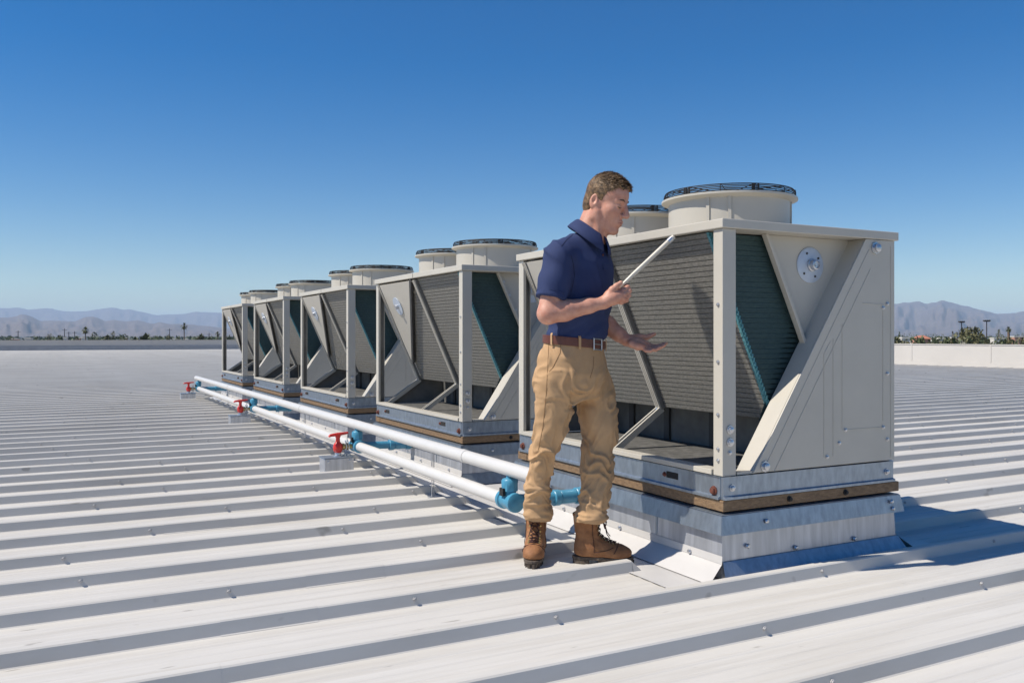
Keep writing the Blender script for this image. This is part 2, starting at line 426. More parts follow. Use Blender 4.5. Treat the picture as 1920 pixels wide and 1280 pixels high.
    hb = MB(); hb.lathe([(.030, .081), (.030, .072), (.024, .070), (.024, .050), (.018, .048), (.016, .054), (.008, .054), (.006, .050), (0, .050)], (.619, 0, 1.40), 20, 'y')
    # sub-part level reached: the hub is part of the gable panel group
    bd(hb, 'shaft_hub', 'bolt', gp, smooth=40)
    for a in (.6, 2.0, 3.9, 5.2): screw(gp, (.614 + .06 * math.cos(a), .081, 1.40 + .06 * math.sin(a)), .004, 'y', m='dark')
    # diagonal side panel with folded edge
    A, B = (.165, ZR + .004), (.882, 1.529)
    sp = bd(MB().prism([A, (W - .002, ZR + .004), (W - .002, 1.529), B], -.012, -.003, 'y'), 'side_panel', 'cream', bevel=.002)
    dv = Vector((B[0] - A[0], B[1] - A[1])).normalized(); nv = Vector((dv.y, -dv.x))
    q = [Vector(A) , Vector(B), Vector(B) + nv * .006, Vector(A) + nv * .006]
    bd(MB().prism([tuple(x) for x in q], -.0025, .095, 'y'), 'edge_flange', 'cream', sp)
    def crease(p0, p1, wd=.003):
        bd(MB().bar((p0[0], -.0125, p0[1]), (p1[0], -.0125, p1[1]), wd, .003, up=(0, 1, 0)), 'crease', 'cream', sp)
    for o_ in (.045, .105):
        a = Vector(A) + nv * o_ + dv * (.06 if o_ < .1 else .07); b_ = Vector(B) + nv * o_ - dv * (.03 if o_ < .1 else .10); crease(a, b_)
    crease((1.055, .47), (1.055, 1.50)); crease((.60, .50), (.60, .98)); crease((.60, .98), (.645, 1.04)); crease((.66, .50), (.66, 1.05))
    crease((.72, .62), (.72, 1.12)); crease((.74, .62), (1.0, .62)); crease((.86, 1.22), (1.0, 1.215)); crease((1.0, .65), (1.0, 1.2))
    for c, r in (((.945, -.012, 1.488), .02), ((.232, -.012, .482), .017)): screw(sp, c, r, 'y')
    for x, z in ((1.03, 1.22), (1.03, .56), (1.03, .88), (.62, .50), (.70, .56), (.74, .62), (1.0, .62), (1.0, 1.2)): screw(sp, (x, -.012, z), .007, 'y')
    # outer long panel on the far side and inner lower walls
    bd(MB().prism([(W - .004, ZR + .004), (W - .004, 1.10)] + [(W + .004, 1.10), (W + .004, ZR + .004)], .08, L - .08, 'y'), 'rear_panel', 'cream')
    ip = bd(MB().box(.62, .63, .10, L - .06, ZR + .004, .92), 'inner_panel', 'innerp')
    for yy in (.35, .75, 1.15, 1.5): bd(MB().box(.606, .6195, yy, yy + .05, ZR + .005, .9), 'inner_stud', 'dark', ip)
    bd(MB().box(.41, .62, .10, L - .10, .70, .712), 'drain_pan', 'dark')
    # far end panel, under the coil
    bd(MB().prism([(.17, ZR + .004), (W - .002, ZR + .004), (W - .002, 1.52), (.88, 1.52), (.42, .82), (.40, .66)], L - .03, L - .022, 'y'), 'end_panel', 'cream')
    # middle and far slanted frames with kick-out feet
    nx = Vector((-(CZ0 - CZ1), 0, -(CX1 - CX0))).normalized()          # outward normal of coil face
    for yy, wd in ((.935, .046), (L - .07, .05)):
        a = Vector((CX0, yy, CZ0)) + nx * .012; c = Vector((CX1, yy, CZ1)) + nx * .012
        w_ = MB(); w_.bar(a, c, wd, .020, up=nx); b = MB()
        for s in (-1, 0, 1):
            b.bar(a + Vector((0, s * (wd / 2 - .009), 0)) + nx * .012, c + Vector((0, s * (wd / 2 - .009), 0)) + nx * .012, .009, .016, up=nx)
        f = bd(b, 'slant_frame', 'cream'); bd(w_, 'frame_web', 'postin', f)
        k = MB(); e = Vector((.075, yy, ZR + .006))
        for s in (-1, 1):
            k.bar(c + Vector((0, s * (wd / 2 - .01), .0)), e + Vector((0, s * (wd / 2 - .006), 0)), .034, .009, up=(0, 1, 0))
        kl = bd(k, 'kick_leg', 'cream', f)
        k = MB(); k.bar(c, e, wd - .014, .010, up=(-.5, 0, .8)); bd(k, 'kick_web', 'postin', f)
        screw(f, tuple(c + nx * .02), .012, 'x')
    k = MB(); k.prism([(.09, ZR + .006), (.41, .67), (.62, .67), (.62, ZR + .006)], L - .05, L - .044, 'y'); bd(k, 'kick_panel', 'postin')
    # three-cornered cover plate with a small disc on the far half of the coil face
    def on(y, t, h=.03): p = Vector((lerp(CX0, CX1, t), y, lerp(CZ0, CZ1, t))) + nx * h; return p
    tri = [on(L - .11, .0), on(1.0, .0), on(L - .13, .80), on(L - .11, .80)]
    b = MB(); n = len(tri); b.add([tuple(p) for p in tri] + [tuple(p - nx * .006) for p in tri], [tuple(range(n)), tuple(range(2 * n - 1, n - 1, -1))] + [(i, i + n, (i + 1) % n + n, (i + 1) % n) for i in range(n)])
    cp = bd(b, 'cover_plate', 'cream')
    c = on(1.50, .22, .032); ring = []
    tx = Vector((0, 1, 0)); tz = nx.cross(tx)
    b = MB(); ring = [c + tx * .082 * math.cos(a) + tz * .082 * math.sin(a) for a in [2 * math.pi * i / 28 for i in range(28)]]
    b.add([tuple(p) for p in ring] + [tuple(p + nx * .005) for p in ring], [tuple(range(28)), tuple(range(55, 27, -1))] + [(i, i + 28, (i + 1) % 28 + 28, (i + 1) % 28) for i in range(28)])
    bd(b, 'disc', 'disc', cp)
    b = MB(); b.tube([c, c + nx * .03], .022, 12); bd(b, 'shaft_hub', 'bolt', cp)
    b = MB(); b.bar(tri[1] - nx * .008, tri[2] - nx * .008, .03, .02, up=nx); bd(b, 'tube_stack', 'dark', cp)
    # fans
    for fy in (.57, 1.37):
        fr_ = MB(); R = .309; c = (W / 2, fy, 0)
        fr_.lathe([(R + .006, ZT - .002), (R + .006, ZT + .012), (R, ZT + .016), (R, 1.742), (R + .016, 1.750), (R + .036, 1.756), (R + .036, 1.766), (R - .004, 1.768), (R - .008, 1.75), (R - .008, ZT)], c, 64)
        ring = bd(fr_, 'fan_ring', 'cream', smooth=30)
        for a in (3.66, 4.0, 5.4, 1.2):
            b = MB(); p = Vector((W / 2 + R * math.cos(a), fy + R * math.sin(a), 0)); u = Vector((math.cos(a), math.sin(a), 0))
            b.bar(p + Vector((0, 0, ZT + .016)), p + Vector((0, 0, 1.75)), .016, .012, up=u); bd(b, 'ring_seam', 'cream', ring)
        g = MB()
        for (r, z) in ((.332, 1.7715), (.3325, 1.7795), (.332, 1.7875), (.330, 1.7955), (.326, 1.803)):
            g.tube([(W / 2 + r * math.cos(a), fy + r * math.sin(a), z) for a in [2 * math.pi * i / 56 for i in range(56)]], .0026, 5, closed=True)
        for j in range(6):
            r = .29 - j * .045
            g.tube([(W / 2 + r * math.cos(a), fy + r * math.sin(a), 1.8035) for a in [2 * math.pi * i / 40 for i in range(40)]], .0014, 4, closed=True)
        for j in range(12):
            a = 2 * math.pi * j / 12 + .2; u = Vector((math.cos(a), math.sin(a), 0)); cc = Vector((W / 2, fy, 0))
            g.tube([cc + u * .332 + Vector((0, 0, 1.766)), cc + u * .334 + Vector((0, 0, 1.79)), cc + u * .322 + Vector((0, 0, 1.804)), cc + u * .03 + Vector((0, 0, 1.805))], .0022, 5)
            if j % 2 == 0:
                for s in (-.06, -.03, .03): 
                    ub = Vector((math.cos(a + s), math.sin(a + s), 0)); g.bar(cc + ub * .333 + Vector((0, 0, 1.768)), cc + ub * .331 + Vector((0, 0, 1.802)), .008, .006, up=ub)
        bd(g, 'fan_guard', 'black', ring)
        rt = MB(); rt.lathe([(0, 1.64), (.07, 1.64), (.07, 1.73), (.05, 1.745), (0, 1.745)], c, 20)
        for j in range(5):
            a = 2 * math.pi * j / 5; u = Vector((math.cos(a), math.sin(a), 0)); t = Vector((-math.sin(a), math.cos(a), 0)); cc = Vector((W / 2, fy, 1.69))
            v = [cc + u * .06 + t * .04 + Vector((0, 0, .03)), cc + u * .06 - t * .04 - Vector((0, 0, .03)), cc + u * .285 - t * .09 - Vector((0, 0, .02)), cc + u * .285 + t * .06 + Vector((0, 0, .03))]
            v2 = [p + Vector((0, 0, .004)) for p in v]
            rt.add(v + v2, [(0, 1, 2, 3), (7, 6, 5, 4), (0, 4, 5, 1), (1, 5, 6, 2), (2, 6, 7, 3), (3, 7, 4, 0)])
        bd(rt, 'fan_rotor', 'rotor', ring)
    return U

unit = make_unit()
labels = ['cream air-cooled chiller unit right beside the man in the navy shirt',
          'cream chiller unit second along the row, next after the one the man inspects',
          'cream chiller unit in the middle of the row of five, third from the man',
          'cream chiller unit fourth along the row, counted from the man',
          'cream chiller unit at the far end of the row, last from the man']
for i in range(NU):
    u_ = unit if i == 0 else copy_tree(unit)
    u_.location = (X0, Y0 + i * PITCH, ZB)
    tag(u_, labels[i], 'chiller', 'chiller units in a row on the roof')

# ------------------------------------------------------------------ curbs
def make_curb():
    R = empty('roof_curb')
    bd = lambda b, n, m, p=R, **k: b.build(n, M[m], p, (0, 0, 0), **k)
    e = .004
    def ringwall(name, m, lo, hi, prefix, thick=.003):
        """four sheets, lo/hi = (outset, z)"""
        (o0, z0), (o1, z1) = lo, hi
        sides = [((-o0, -o0), (W + o0, -o0), (W + o1, -o1), (-o1, -o1)), ((W + o0, -o0), (W + o0, L + o0), (W + o1, L + o1), (W + o1, -o1)),
                 ((W + o0, L + o0), (-o0, L + o0), (-o1, L + o1), (W + o1, L + o1)), ((-o0, L + o0), (-o0, -o0), (-o1, -o1), (-o1, L + o1))]
        out = []
        for a, b, c, d in sides:
            v = [(a[0], a[1], z0), (b[0], b[1], z0), (c[0], c[1], z1), (d[0], d[1], z1)]
            q = MB(); q.add(v, [(0, 1, 2, 3)]); o = bd(q, name, m)
            md = o.modifiers.new('solid', 'SOLIDIFY'); md.thickness = thick; md.offset = -1
            out.append(o)
        return out
    walls = ringwall('curb_wall', 'galvwall', (.012, .012), (.002, .255), 0)
    ringwall('cap_flashing', 'galv', (.036, .205), (.022, .285), 0)
    ringwall('cap_top', 'galv', (.0205, .286), (-.10, .299), 0)
    # skirts
    q = MB(); q.add([(-.115, -.05, .010), (-.115, L + .05, .010), (-.014, L + .0, .075), (-.014, -.012, .075)], [(0, 1, 2, 3)]); s = bd(q, 'skirt_flashing', 'flash')
    q = MB(); q.add([(-.014, -.014, .11), (-.014, L, .11), (-.016, L, .0755), (-.016, -.014, .0755)], [(0, 1, 2, 3)]); bd(q, 'skirt_lip', 'flash', s)
    q = MB(); q.add([(-.03, -.055, .010), (W + .05, -.055, .010), (W + .016, -.016, .085), (-.012, -.016, .085)], [(0, 1, 2, 3)]); bd(q, 'skirt_flashing', 'galv')
    q = MB(); q.add([(W + .115, -.05, .010), (W + .115, L + .05, .010), (W + .014, L, .085), (W + .014, -.012, .085)], [(0, 1, 2, 3)]); bd(q, 'skirt_flashing', 'flash')
    q = MB(); q.add([(-.03, L + .075, .010), (W + .05, L + .075, .010), (W + .016, L + .016, .085), (-.012, L + .016, .085)], [(0, 1, 2, 3)]); bd(q, 'skirt_flashing', 'galv')
    # timber
    t = .045
    for (x0, x1, y0, y1) in ((-.008, W + .03, -.012, .10), (-.008, W + .03, L - .10, L + .012), (-.006, .10, .102, L - .102), (W - .10, W + .026, .102, L - .102)):
        pl = bd(MB().box(x0, x1, y0, y1, .3005, ZB - .002), 'plank', 'wood', bevel=.003)
        if y1 < .2:
            for xx in (.38, .74):
                b = MB(); b.lathe([(.014, -.012), (.014, -.016), (.009, -.017), (.009, -.026), (0, -.027)], (xx, 0, .325), 8, 'y'); b.build('screw', M['black'], pl)
    for o_, pts in ((walls[0], [(.13, .14), (.42, .10), (.80, .10), (1.04, .225), (.22, .245), (1.03, .26)]),):
        for x, z in pts:
            b = MB(); b.lathe([(.011, -.012 if z < .2 else -.037), (.011, -.018 if z < .2 else -.041), (.007, -.024 if z < .2 else -.046), (0, -.025 if z < .2 else -.047)], (x, 0, z), 8, 'y'); b.build('screw', M['bolt'], R)
    for yy in (.2, .75, 1.3, 1.7):
        b = MB(); b.lathe([(.011, -.015), (.011, -.021), (.007, -.027), (0, -.028)], (0, yy, .088), 8, 'x'); b.build('screw', M['bolt'], R)
    for yy in (.45, 1.05, 1.45):     # standing seams of the wall sheet
        bd(MB().box(-.0125, -.0075, yy, yy + .012, .09, .205), 'wall_seam', 'galv', walls[3])
    return R
curb = make_curb()
cl = ['galvanised sheet metal curb with timber planks under the chiller beside the man', 'galvanised curb with timber planks under the second chiller along the row from the man',
      'galvanised curb with timber planks under the middle chiller of the row', 'galvanised curb with timber planks under the fourth chiller from the man',
      'galvanised curb with timber planks under the last chiller, farthest along the row']
for i in range(NU):
    c_ = curb if i == 0 else copy_tree(curb)
    c_.location = (X0, Y0 + i * PITCH, 0)
    tag(c_, cl[i], 'roof curb', 'curbs under the chillers')

# ------------------------------------------------------------------ pipework
PX, PZL, PZU, PR = 2.10, .205, .37, .036
ST = [4.02, 6.60, 10.60, 15.1]
up = empty('water_pipe', (PX, 3.9, 0)); tag(up, 'upper white pipe on thin rods running along the whole chiller row', 'pipe')
offp = (PX, 3.9, 0)
b = MB(); b.tube([(PX, 3.72, PZU), (PX, 15.35, PZU)], PR, 20); b.build('pipe_run', M['pipe'], up, offp, smooth=40)
for yy in (4.55, 8.3, 12.2):
    b = MB(); b.lathe([(PR + .0005, -.0), (PR + .003, .001), (PR + .003, .05), (PR + .0005, .051)], (PX, yy, PZU), 20, 'y'); b.build('pipe_joint', M['pipe'], up, offp, smooth=40)
for yy in (3.97, 5.3, 6.63, 8.6, 10.63, 12.9, 15.05):
    b = MB()
    lo = PZL + .135 if any(abs(yy - s) < .1 for s in ST) else .006
    xo = 0 if lo > .1 else .10
    b.tube([(PX + xo - .007, yy, lo), (PX + xo - .007, yy, PZU - .028)], .0035, 6); b.tube([(PX + xo + .007, yy, lo), (PX + xo + .007, yy, PZU - .028)], .0035, 6)
    if xo: b.tube([(PX, yy, PZU - .038), (PX + xo + .02, yy, PZU - .038)], .005, 6); b.box(PX + xo - .03, PX + xo + .03, yy - .03, yy + .03, .0065, .012)
    b.build('hanger_rod', M['bolt'], up, offp)
seg = ['lower white pipe length ending at the blue tee behind the man', 'lower white pipe length in the middle of the chiller row', 'lower white pipe length at the far end of the row']
for i in range(3):
    o = MB().tube([(PX, ST[i] + .045, PZL), (PX, ST[i + 1] - .045, PZL)], PR, 20).build('lower_pipe', M['pipe'], None, (PX, ST[i], 0), smooth=40)
    o.location = (PX, ST[i], 0); tag(o, seg[i], 'pipe', 'lower white pipe lengths')
def make_tee():
    T = empty('pipe_tee'); bd = lambda b, n, m='blue', p=T: b.build(n, M[m], p, smooth=40)
    b = MB(); b.lathe([(.046, -.075), (.050, -.072), (.050, -.05), (.042, -.046), (.042, .046), (.050, .05), (.050, .072), (.046, .075)], (0, 0, PZL), 22, 'y')
    body = bd(b, 'tee_body')
    b = MB(); b.lathe([(.036, PZL + .02), (.036, PZL + .05), (.045, PZL + .055), (.045, PZL + .105), (.038, PZL + .115), (.02, PZL + .12), (.018, PZL + .135), (0, PZL + .136)], (0, 0, 0), 8)
    bd(b, 'cap_nut', p=body)
    b = MB(); b.tube([(.03, 0, PZL), (.455, 0, PZL - .012)], .030, 18); br = bd(b, 'branch_pipe')
    for x0, x1, r in ((.26, .30, .043), (.30, .40, .038), (.40, .44, .045), (.05, .075, .038)):
        b = MB(); b.lathe([(r - .004, x0), (r, x0 + .004), (r, x1 - .004), (r - .004, x1)], (0, 0, PZL - .008), 18, 'x'); bd(b, 'coupling', p=br)
    b = MB(); b.box(-.05, -.035, -.02, .02, PZL + .03, PZL + .07); bd(b, 'gauge_plate', 'black')
    return T
def make_valve():
    V = empty('shutoff_valve'); bd = lambda b, n, m, p=V: b.build(n, M[m], p, smooth=40)
    b = MB(); b.lathe([(0, -.045), (.02, -.043), (.034, -.025), (.038, 0), (.034, .025), (.02, .043), (0, .045)], (-.15, 0, PZL - .005), 18); b.lathe([(.018, .03), (.016, .07), (.020, .075), (.02, .09), (0, .092)], (-.15, 0, PZL), 14)
    bd(b, 'valve_body', 'red')
    b = MB(); z = PZL + .094
    b.tube([(-.15 - .075, -.02, z - .012), (-.15 - .07, -.02, z), (-.15, 0, z + .004), (-.15 + .085, .02, z + .01)], [.010, .011, .014, .009], 10)
    b.bar((-.15, 0, z - .012), (-.15, 0, z + .012), .05, .03, up=(1, 0, 0)); bd(b, 'handle', 'red')
    b = MB(); b.lathe([(.016, -.12), (.026, -.118), (.026, -.10), (.019, -.098), (.019, -.088), (.028, -.086), (.028, -.07), (.018, -.068), (.018, -.04)], (0, 0, PZL), 12, 'x')
    br = bd(b, 'brass_union', 'brass')
    b = MB()
    for x in (-.095, -.075): b.tube([(x, -.01, PZL + .05), (x + .006, -.034, PZL), (x, -.012, PZL - .05), (x - .01, 0, .137)], .004, 6)
    b.tube([(-.08, 0, PZL + .02), (-.078, -.01, PZL + .075), (-.06, -.012, PZL + .09), (-.055, -.02, PZL + .05)], .003, 6); bd(b, 'drain_tube', 'bolt')
    b = MB(); b.lathe([(.04, .136), (.04, .144), (.026, .146), (.022, PZL - .03)], (-.15, 0, 0), 12); bd(b, 'flange_foot', 'bolt')
    return V
def make_block():
    B = empty('support_block')
    MB().box(-.115, .115, -.075, .075, .002, .128).build('block_body', M['galvwall'], B, bevel=.006)
    MB().box(-.12, .12, -.08, .08, .129, .136).build('block_cap', M['galv'], B, bevel=.002)
    for x in (-.085, .085):
        b = MB(); b.lathe([(.009, -.0755), (.009, -.080), (.006, -.082), (0, -.083)], (x, 0, .105), 8, 'y'); b.build('screw', M['bolt'], B)
    return B
tee, valve, block = make_tee(), make_valve(), make_block()
tl = ['blue pipe tee and branch just behind the man\'s legs', 'blue pipe tee and branch by the second chiller\'s curb, next to a red valve', 'blue pipe tee and branch near the fourth chiller, next to a red valve', 'blue pipe tee at the far end of the white pipes']
vl = [None, 'red handled shut-off valve on the block closest to the man', 'red handled shut-off valve in the middle of the three', 'red handled shut-off valve at the far end of the pipes']
bl = [None, 'grey metal support block under the red valve closest to the man', 'grey metal support block under the middle red valve', 'grey metal support block under the farthest red valve']
for i, y in enumerate(ST):
    t_ = tee if i == 0 else copy_tree(tee); t_.location = (PX, y, 0); tag(t_, tl[i], 'pipe fitting', 'blue pipe tees')
    if i:
        v_ = valve if i == 1 else copy_tree(valve); v_.location = (PX - .005, y, 0); tag(v_, vl[i], 'valve', 'red shut-off valves')
        b_ = block if i == 1 else copy_tree(block); b_.location = (PX - .165, y, 0); tag(b_, bl[i], 'support block', 'support blocks under the valves')

# ------------------------------------------------------------------ person: signed-distance modelling helpers
D0 = 4.03                                      # distance of the man from the camera plane
XC0 = (1080 - 960) / F * D0
PO = Vector((S_ * D0 + C_ * XC0, C_ * D0 - S_ * XC0, 0))
def q(u, v, dd=0.):
    D = D0 + dd
    return np.array([(u - 960) / F * D - XC0, dd, H - (v - CY) / F * D])
class Field:
    def __init__(s, lo, hi, h):
        s.lo = np.array(lo, float); s.h = h
        s.n = np.ceil((np.array(hi) - s.lo) / h).astype(int) + 1
        s.d = np.full(s.n, .2, np.float32)
    def sl(s, lo, hi):
        a = np.clip(np.floor((np.array(lo) - s.lo) / s.h).astype(int), 0, s.n); b = np.clip(np.ceil((np.array(hi) - s.lo) / s.h).astype(int) + 1, 0, s.n)
        sl = tuple(slice(i, j) for i, j in zip(a, b))
        g = np.meshgrid(*[s.lo[k] + s.h * np.arange(a[k], b[k]) for k in range(3)], indexing='ij')
        return sl, [x.astype(np.float32) for x in g]
    def op(s, fn, lo, hi, k=.01, sub=False):
        m = k + .03; sl, P = s.sl(np.array(lo) - m, np.array(hi) + m)
        if P[0].size == 0: return
        d = fn(*P); c = s.d[sl]
        if sub: d = -d
        hh = np.clip(.5 + .5 * (d - c) / k, 0, 1) if not sub else np.clip(.5 - .5 * (d - c) / k, 0, 1)
        r = d + (c - d) * hh - k * hh * (1 - hh) if not sub else d + (c - d) * hh + k * hh * (1 - hh)
        s.d[sl] = r
    def cone(s, a, b, ra, rb, k=.01, sub=False):
        a = np.array(a, float); b = np.array(b, float); ab = b - a; L2 = max((ab ** 2).sum(), 1e-9); r = max(ra, rb)
        def fn(x, y, z):
            t = np.clip(((x - a[0]) * ab[0] + (y - a[1]) * ab[1] + (z - a[2]) * ab[2]) / L2, 0, 1)
            return np.sqrt((x - a[0] - t * ab[0]) ** 2 + (y - a[1] - t * ab[1]) ** 2 + (z - a[2] - t * ab[2]) ** 2) - (ra + (rb - ra) * t)
        s.op(fn, np.minimum(a, b) - r, np.maximum(a, b) + r, k, sub)
    def chain(s, pts, rs, k=.01):
        for i in range(len(pts) - 1): s.cone(pts[i], pts[i + 1], rs[i], rs[i + 1], k)
    def ell(s, c, r, R=None, k=.01, sub=False):
        c = np.array(c, float); r = np.array(r, float); R = np.eye(3) if R is None else R; m = r.max()
        def fn(x, y, z):
            p = [R[0, i] * (x - c[0]) + R[1, i] * (y - c[1]) + R[2, i] * (z - c[2]) for i in range(3)]
            k0 = np.sqrt(sum((p[i] / r[i]) ** 2 for i in range(3))); k1 = np.sqrt(sum((p[i] / r[i] ** 2) ** 2 for i in range(3))) + 1e-6
            return k0 * (k0 - 1) / k1
        s.op(fn, c - m, c + m, k, sub)
    def loft(s, sec, k=.02):
        """sec rows: z, cx, cy, rf, rs, angle; elliptical slices stacked in z"""
        sec = np.array(sorted([tuple(r) for r in sec])); zz = sec[:, 0]; lo = sec[:, 1:3].min(0) - sec[:, 3:5].max(); hi = sec[:, 1:3].max(0) + sec[:, 3:5].max()
        # smooth interpolation of the rows
        zf = np.linspace(zz[0], zz[-1], 160); tab = []
        for c in range(1, 6):
            yv = np.interp(zf, zz, sec[:, c]); kk = np.hanning(15); kk /= kk.sum(); tab.append(np.convolve(np.pad(yv, 7, mode='reflect', reflect_type='odd'), kk, 'valid'))
        def fn(x, y, z):
            cx, cy, rf, rs, an = [np.interp(z, zf, t).astype(np.float32) for t in tab]
            ca, sa = np.cos(an), np.sin(an); dx, dy = x - cx, y - cy
            f = dx * ca - dy * sa; g = dx * sa + dy * ca
            k0 = np.sqrt((f / rf) ** 2 + (g / rs) ** 2); k1 = np.sqrt((f / rf ** 2) ** 2 + (g / rs ** 2) ** 2) + 1e-6
            d = k0 * (k0 - 1) / k1
            e = np.maximum(zz[0] - z, z - zz[-1])
            return np.maximum(d, e)
        s.op(fn, (lo[0], lo[1], zz[0]), (hi[0], hi[1], zz[-1]), k)
    def cut(s, p, n):
        """remove everything on the side n points to"""
        p = np.array(p); n = np.array(n, float); n /= np.linalg.norm(n)
        g = [s.lo[i] + s.h * np.arange(s.n[i]) for i in range(3)]
        dd = ((g[0] - p[0]) * n[0])[:, None, None] + ((g[1] - p[1]) * n[1])[None, :, None] + ((g[2] - p[2]) * n[2])[None, None, :]
        s.d = np.maximum(s.d, dd.astype(np.float32))
    def mesh(s, disp=None, name='m', m=None, parent=None, relax=2, post=2):
        d = s.d; ins = d < 0
        n = d.shape; h = s.h
        c = np.zeros((n[0] - 1, n[1] - 1, n[2] - 1), np.uint8)
        for i in (0, 1):
            for j in (0, 1):
                for k in (0, 1): c += ins[i:n[0] - 1 + i, j:n[1] - 1 + j, k:n[2] - 1 + k]
        cell = np.argwhere((c > 0) & (c < 8)); idx = -np.ones(c.shape, np.int64); idx[tuple(cell.T)] = np.arange(len(cell))
        acc = np.zeros((len(cell), 3)); cnt = np.zeros(len(cell))
        cor = [(i, j, k) for i in (0, 1) for j in (0, 1) for k in (0, 1)]
        for a in cor:
            for ax in range(3):
                if a[ax]: continue
                b = list(a); b[ax] = 1
                da = d[cell[:, 0] + a[0], cell[:, 1] + a[1], cell[:, 2] + a[2]]; db = d[cell[:, 0] + b[0], cell[:, 1] + b[1], cell[:, 2] + b[2]]
                x = (da < 0) != (db < 0); t = np.where(x, da / np.where(x, da - db, 1), 0)
                p = np.tile(np.array(a, float), (len(cell), 1)); p[:, ax] += t
                acc[x] += p[x]; cnt[x] += 1
        V = s.lo + h * (cell + acc / cnt[:, None])
        quads = []
        for ax in range(3):
            o1, o2 = [(1, 2), (2, 0), (0, 1)][ax]
            sa = [slice(None)] * 3; sb = [slice(None)] * 3; sa[ax] = slice(0, n[ax] - 1); sb[ax] = slice(1, n[ax])
            A = ins[tuple(sa)]; B = ins[tuple(sb)]
            e = np.argwhere(A != B); ok = (e[:, o1] > 0) & (e[:, o2] > 0) & (e[:, o1] < n[o1] - 1) & (e[:, o2] < n[o2] - 1); e = e[ok]
            fl = A[tuple(e.T)]
            def I(a, b):
                z = e.copy(); z[:, o1] -= a; z[:, o2] -= b; return idx[tuple(z.T)]
            Q = np.stack([I(1, 1), I(0, 1), I(0, 0), I(1, 0)], 1); Q[~fl] = Q[~fl][:, ::-1]; quads.append(Q)
        Q = np.concatenate(quads)
        E_ = np.concatenate([Q[:, [0, 1]], Q[:, [1, 2]], Q[:, [2, 3]], Q[:, [3, 0]]])
        def relaxed(V, lam):
            sm = np.zeros_like(V); ct = np.zeros(len(V))
            for c_ in range(3): sm[:, c_] = np.bincount(E_[:, 0], V[E_[:, 1], c_], len(V)) + np.bincount(E_[:, 1], V[E_[:, 0], c_], len(V))
            ct = np.bincount(E_[:, 0], minlength=len(V)) + np.bincount(E_[:, 1], minlength=len(V))
            return V + lam * (sm / np.maximum(ct, 1)[:, None] - V)
        for _ in range(relax): V = relaxed(relaxed(V, .5), -.52)
        if disp is not None:
            P = V[Q]; fn = np.cross(P[:, 2] - P[:, 0], P[:, 3] - P[:, 1]); N = np.zeros_like(V)
            for c_ in range(4):
                for k_ in range(3): N[:, k_] += np.bincount(Q[:, c_], fn[:, k_], len(V))
            N /= np.linalg.norm(N, axis=1)[:, None] + 1e-9
            V = V + N * disp(V, N)[:, None]
            for _ in range(post): V = relaxed(relaxed(V, .5), -.40)
        me = bpy.data.meshes.new(name)
        me.vertices.add(len(V)); me.vertices.foreach_set('co', V.astype(np.float32).ravel())
        me.loops.add(len(Q) * 4); me.loops.foreach_set('vertex_index', Q.astype(np.int32).ravel())
        me.polygons.add(len(Q)); me.polygons.foreach_set('loop_start', np.arange(0, len(Q) * 4, 4, dtype=np.int32))
        me.update(calc_edges=True); me.validate()
        me.polygons.foreach_set('use_smooth', np.ones(len(me.polygons), bool)); me.materials.append(m)
        o = bpy.data.objects.new(name, me); COL.objects.link(o)
        if parent: o.parent = parent
        return o

man = empty('person', PO, -TH)
tag(man, 'man in navy polo shirt, khaki trousers and brown boots, one palm held out', 'person')
PHI = math.radians(40)                         # chest turned this far from picture-right towards the viewer
Fd = np.array([math.cos(PHI), -math.sin(PHI), 0]); Rt = np.array([-math.sin(PHI), -math.cos(PHI), 0])
def sec(u, v, dd, rf, rs, an=PHI): p = q(u, v, dd); return (p[2], p[0], p[1], rf, rs, an)

# torso slices
TORSO = [sec(1076, 668, .0, .108, .158), sec(1077, 645, 0, .112, .160), sec(1083, 612, 0, .128, .165), sec(1090, 570, 0, .128, .174), sec(1093, 530, 0, .126, .184),
         sec(1093, 495, 0, .119, .188), sec(1090, 470, 0, .104, .176), sec(1092, 452, 0, .085, .135), sec(1098, 438, 0, .068, .088), sec(1103, 424, 0, .058, .062)]
# joints
SHR, ELR, WRR = q(1049, 482, -.145), q(1027, 588, -.20), q(1133, 567, -.17)
SHL, ELL_, WRL = q(1120, 490, .15), q(1122, 598, .13), q(1174, 637, .045)
# head frame
HS = 1.13; pit_ = math.radians(17); yw = math.radians(29)
hf = np.array([math.cos(pit_) * math.cos(yw), -math.cos(pit_) * math.sin(yw), -math.sin(pit_)])
hr = np.array([-math.sin(yw), -math.cos(yw), 0]); hu = np.cross(hr, hf)
HR = np.stack([hf, -hr, hu], 1); HO = q(1130, 381, -.01)          # canonical x forward, y left, z up
def hd(x, y, z): return HO + HR @ (np.array([x, y, z]) * HS)

bf = Field((-.24, -.32, .93), (.46, .30, 1.86), .0034)
bf.loft([(z, cx, cy, rf - .022, rs - .022, an) for z, cx, cy, rf, rs, an in TORSO if rf > .07], .02)
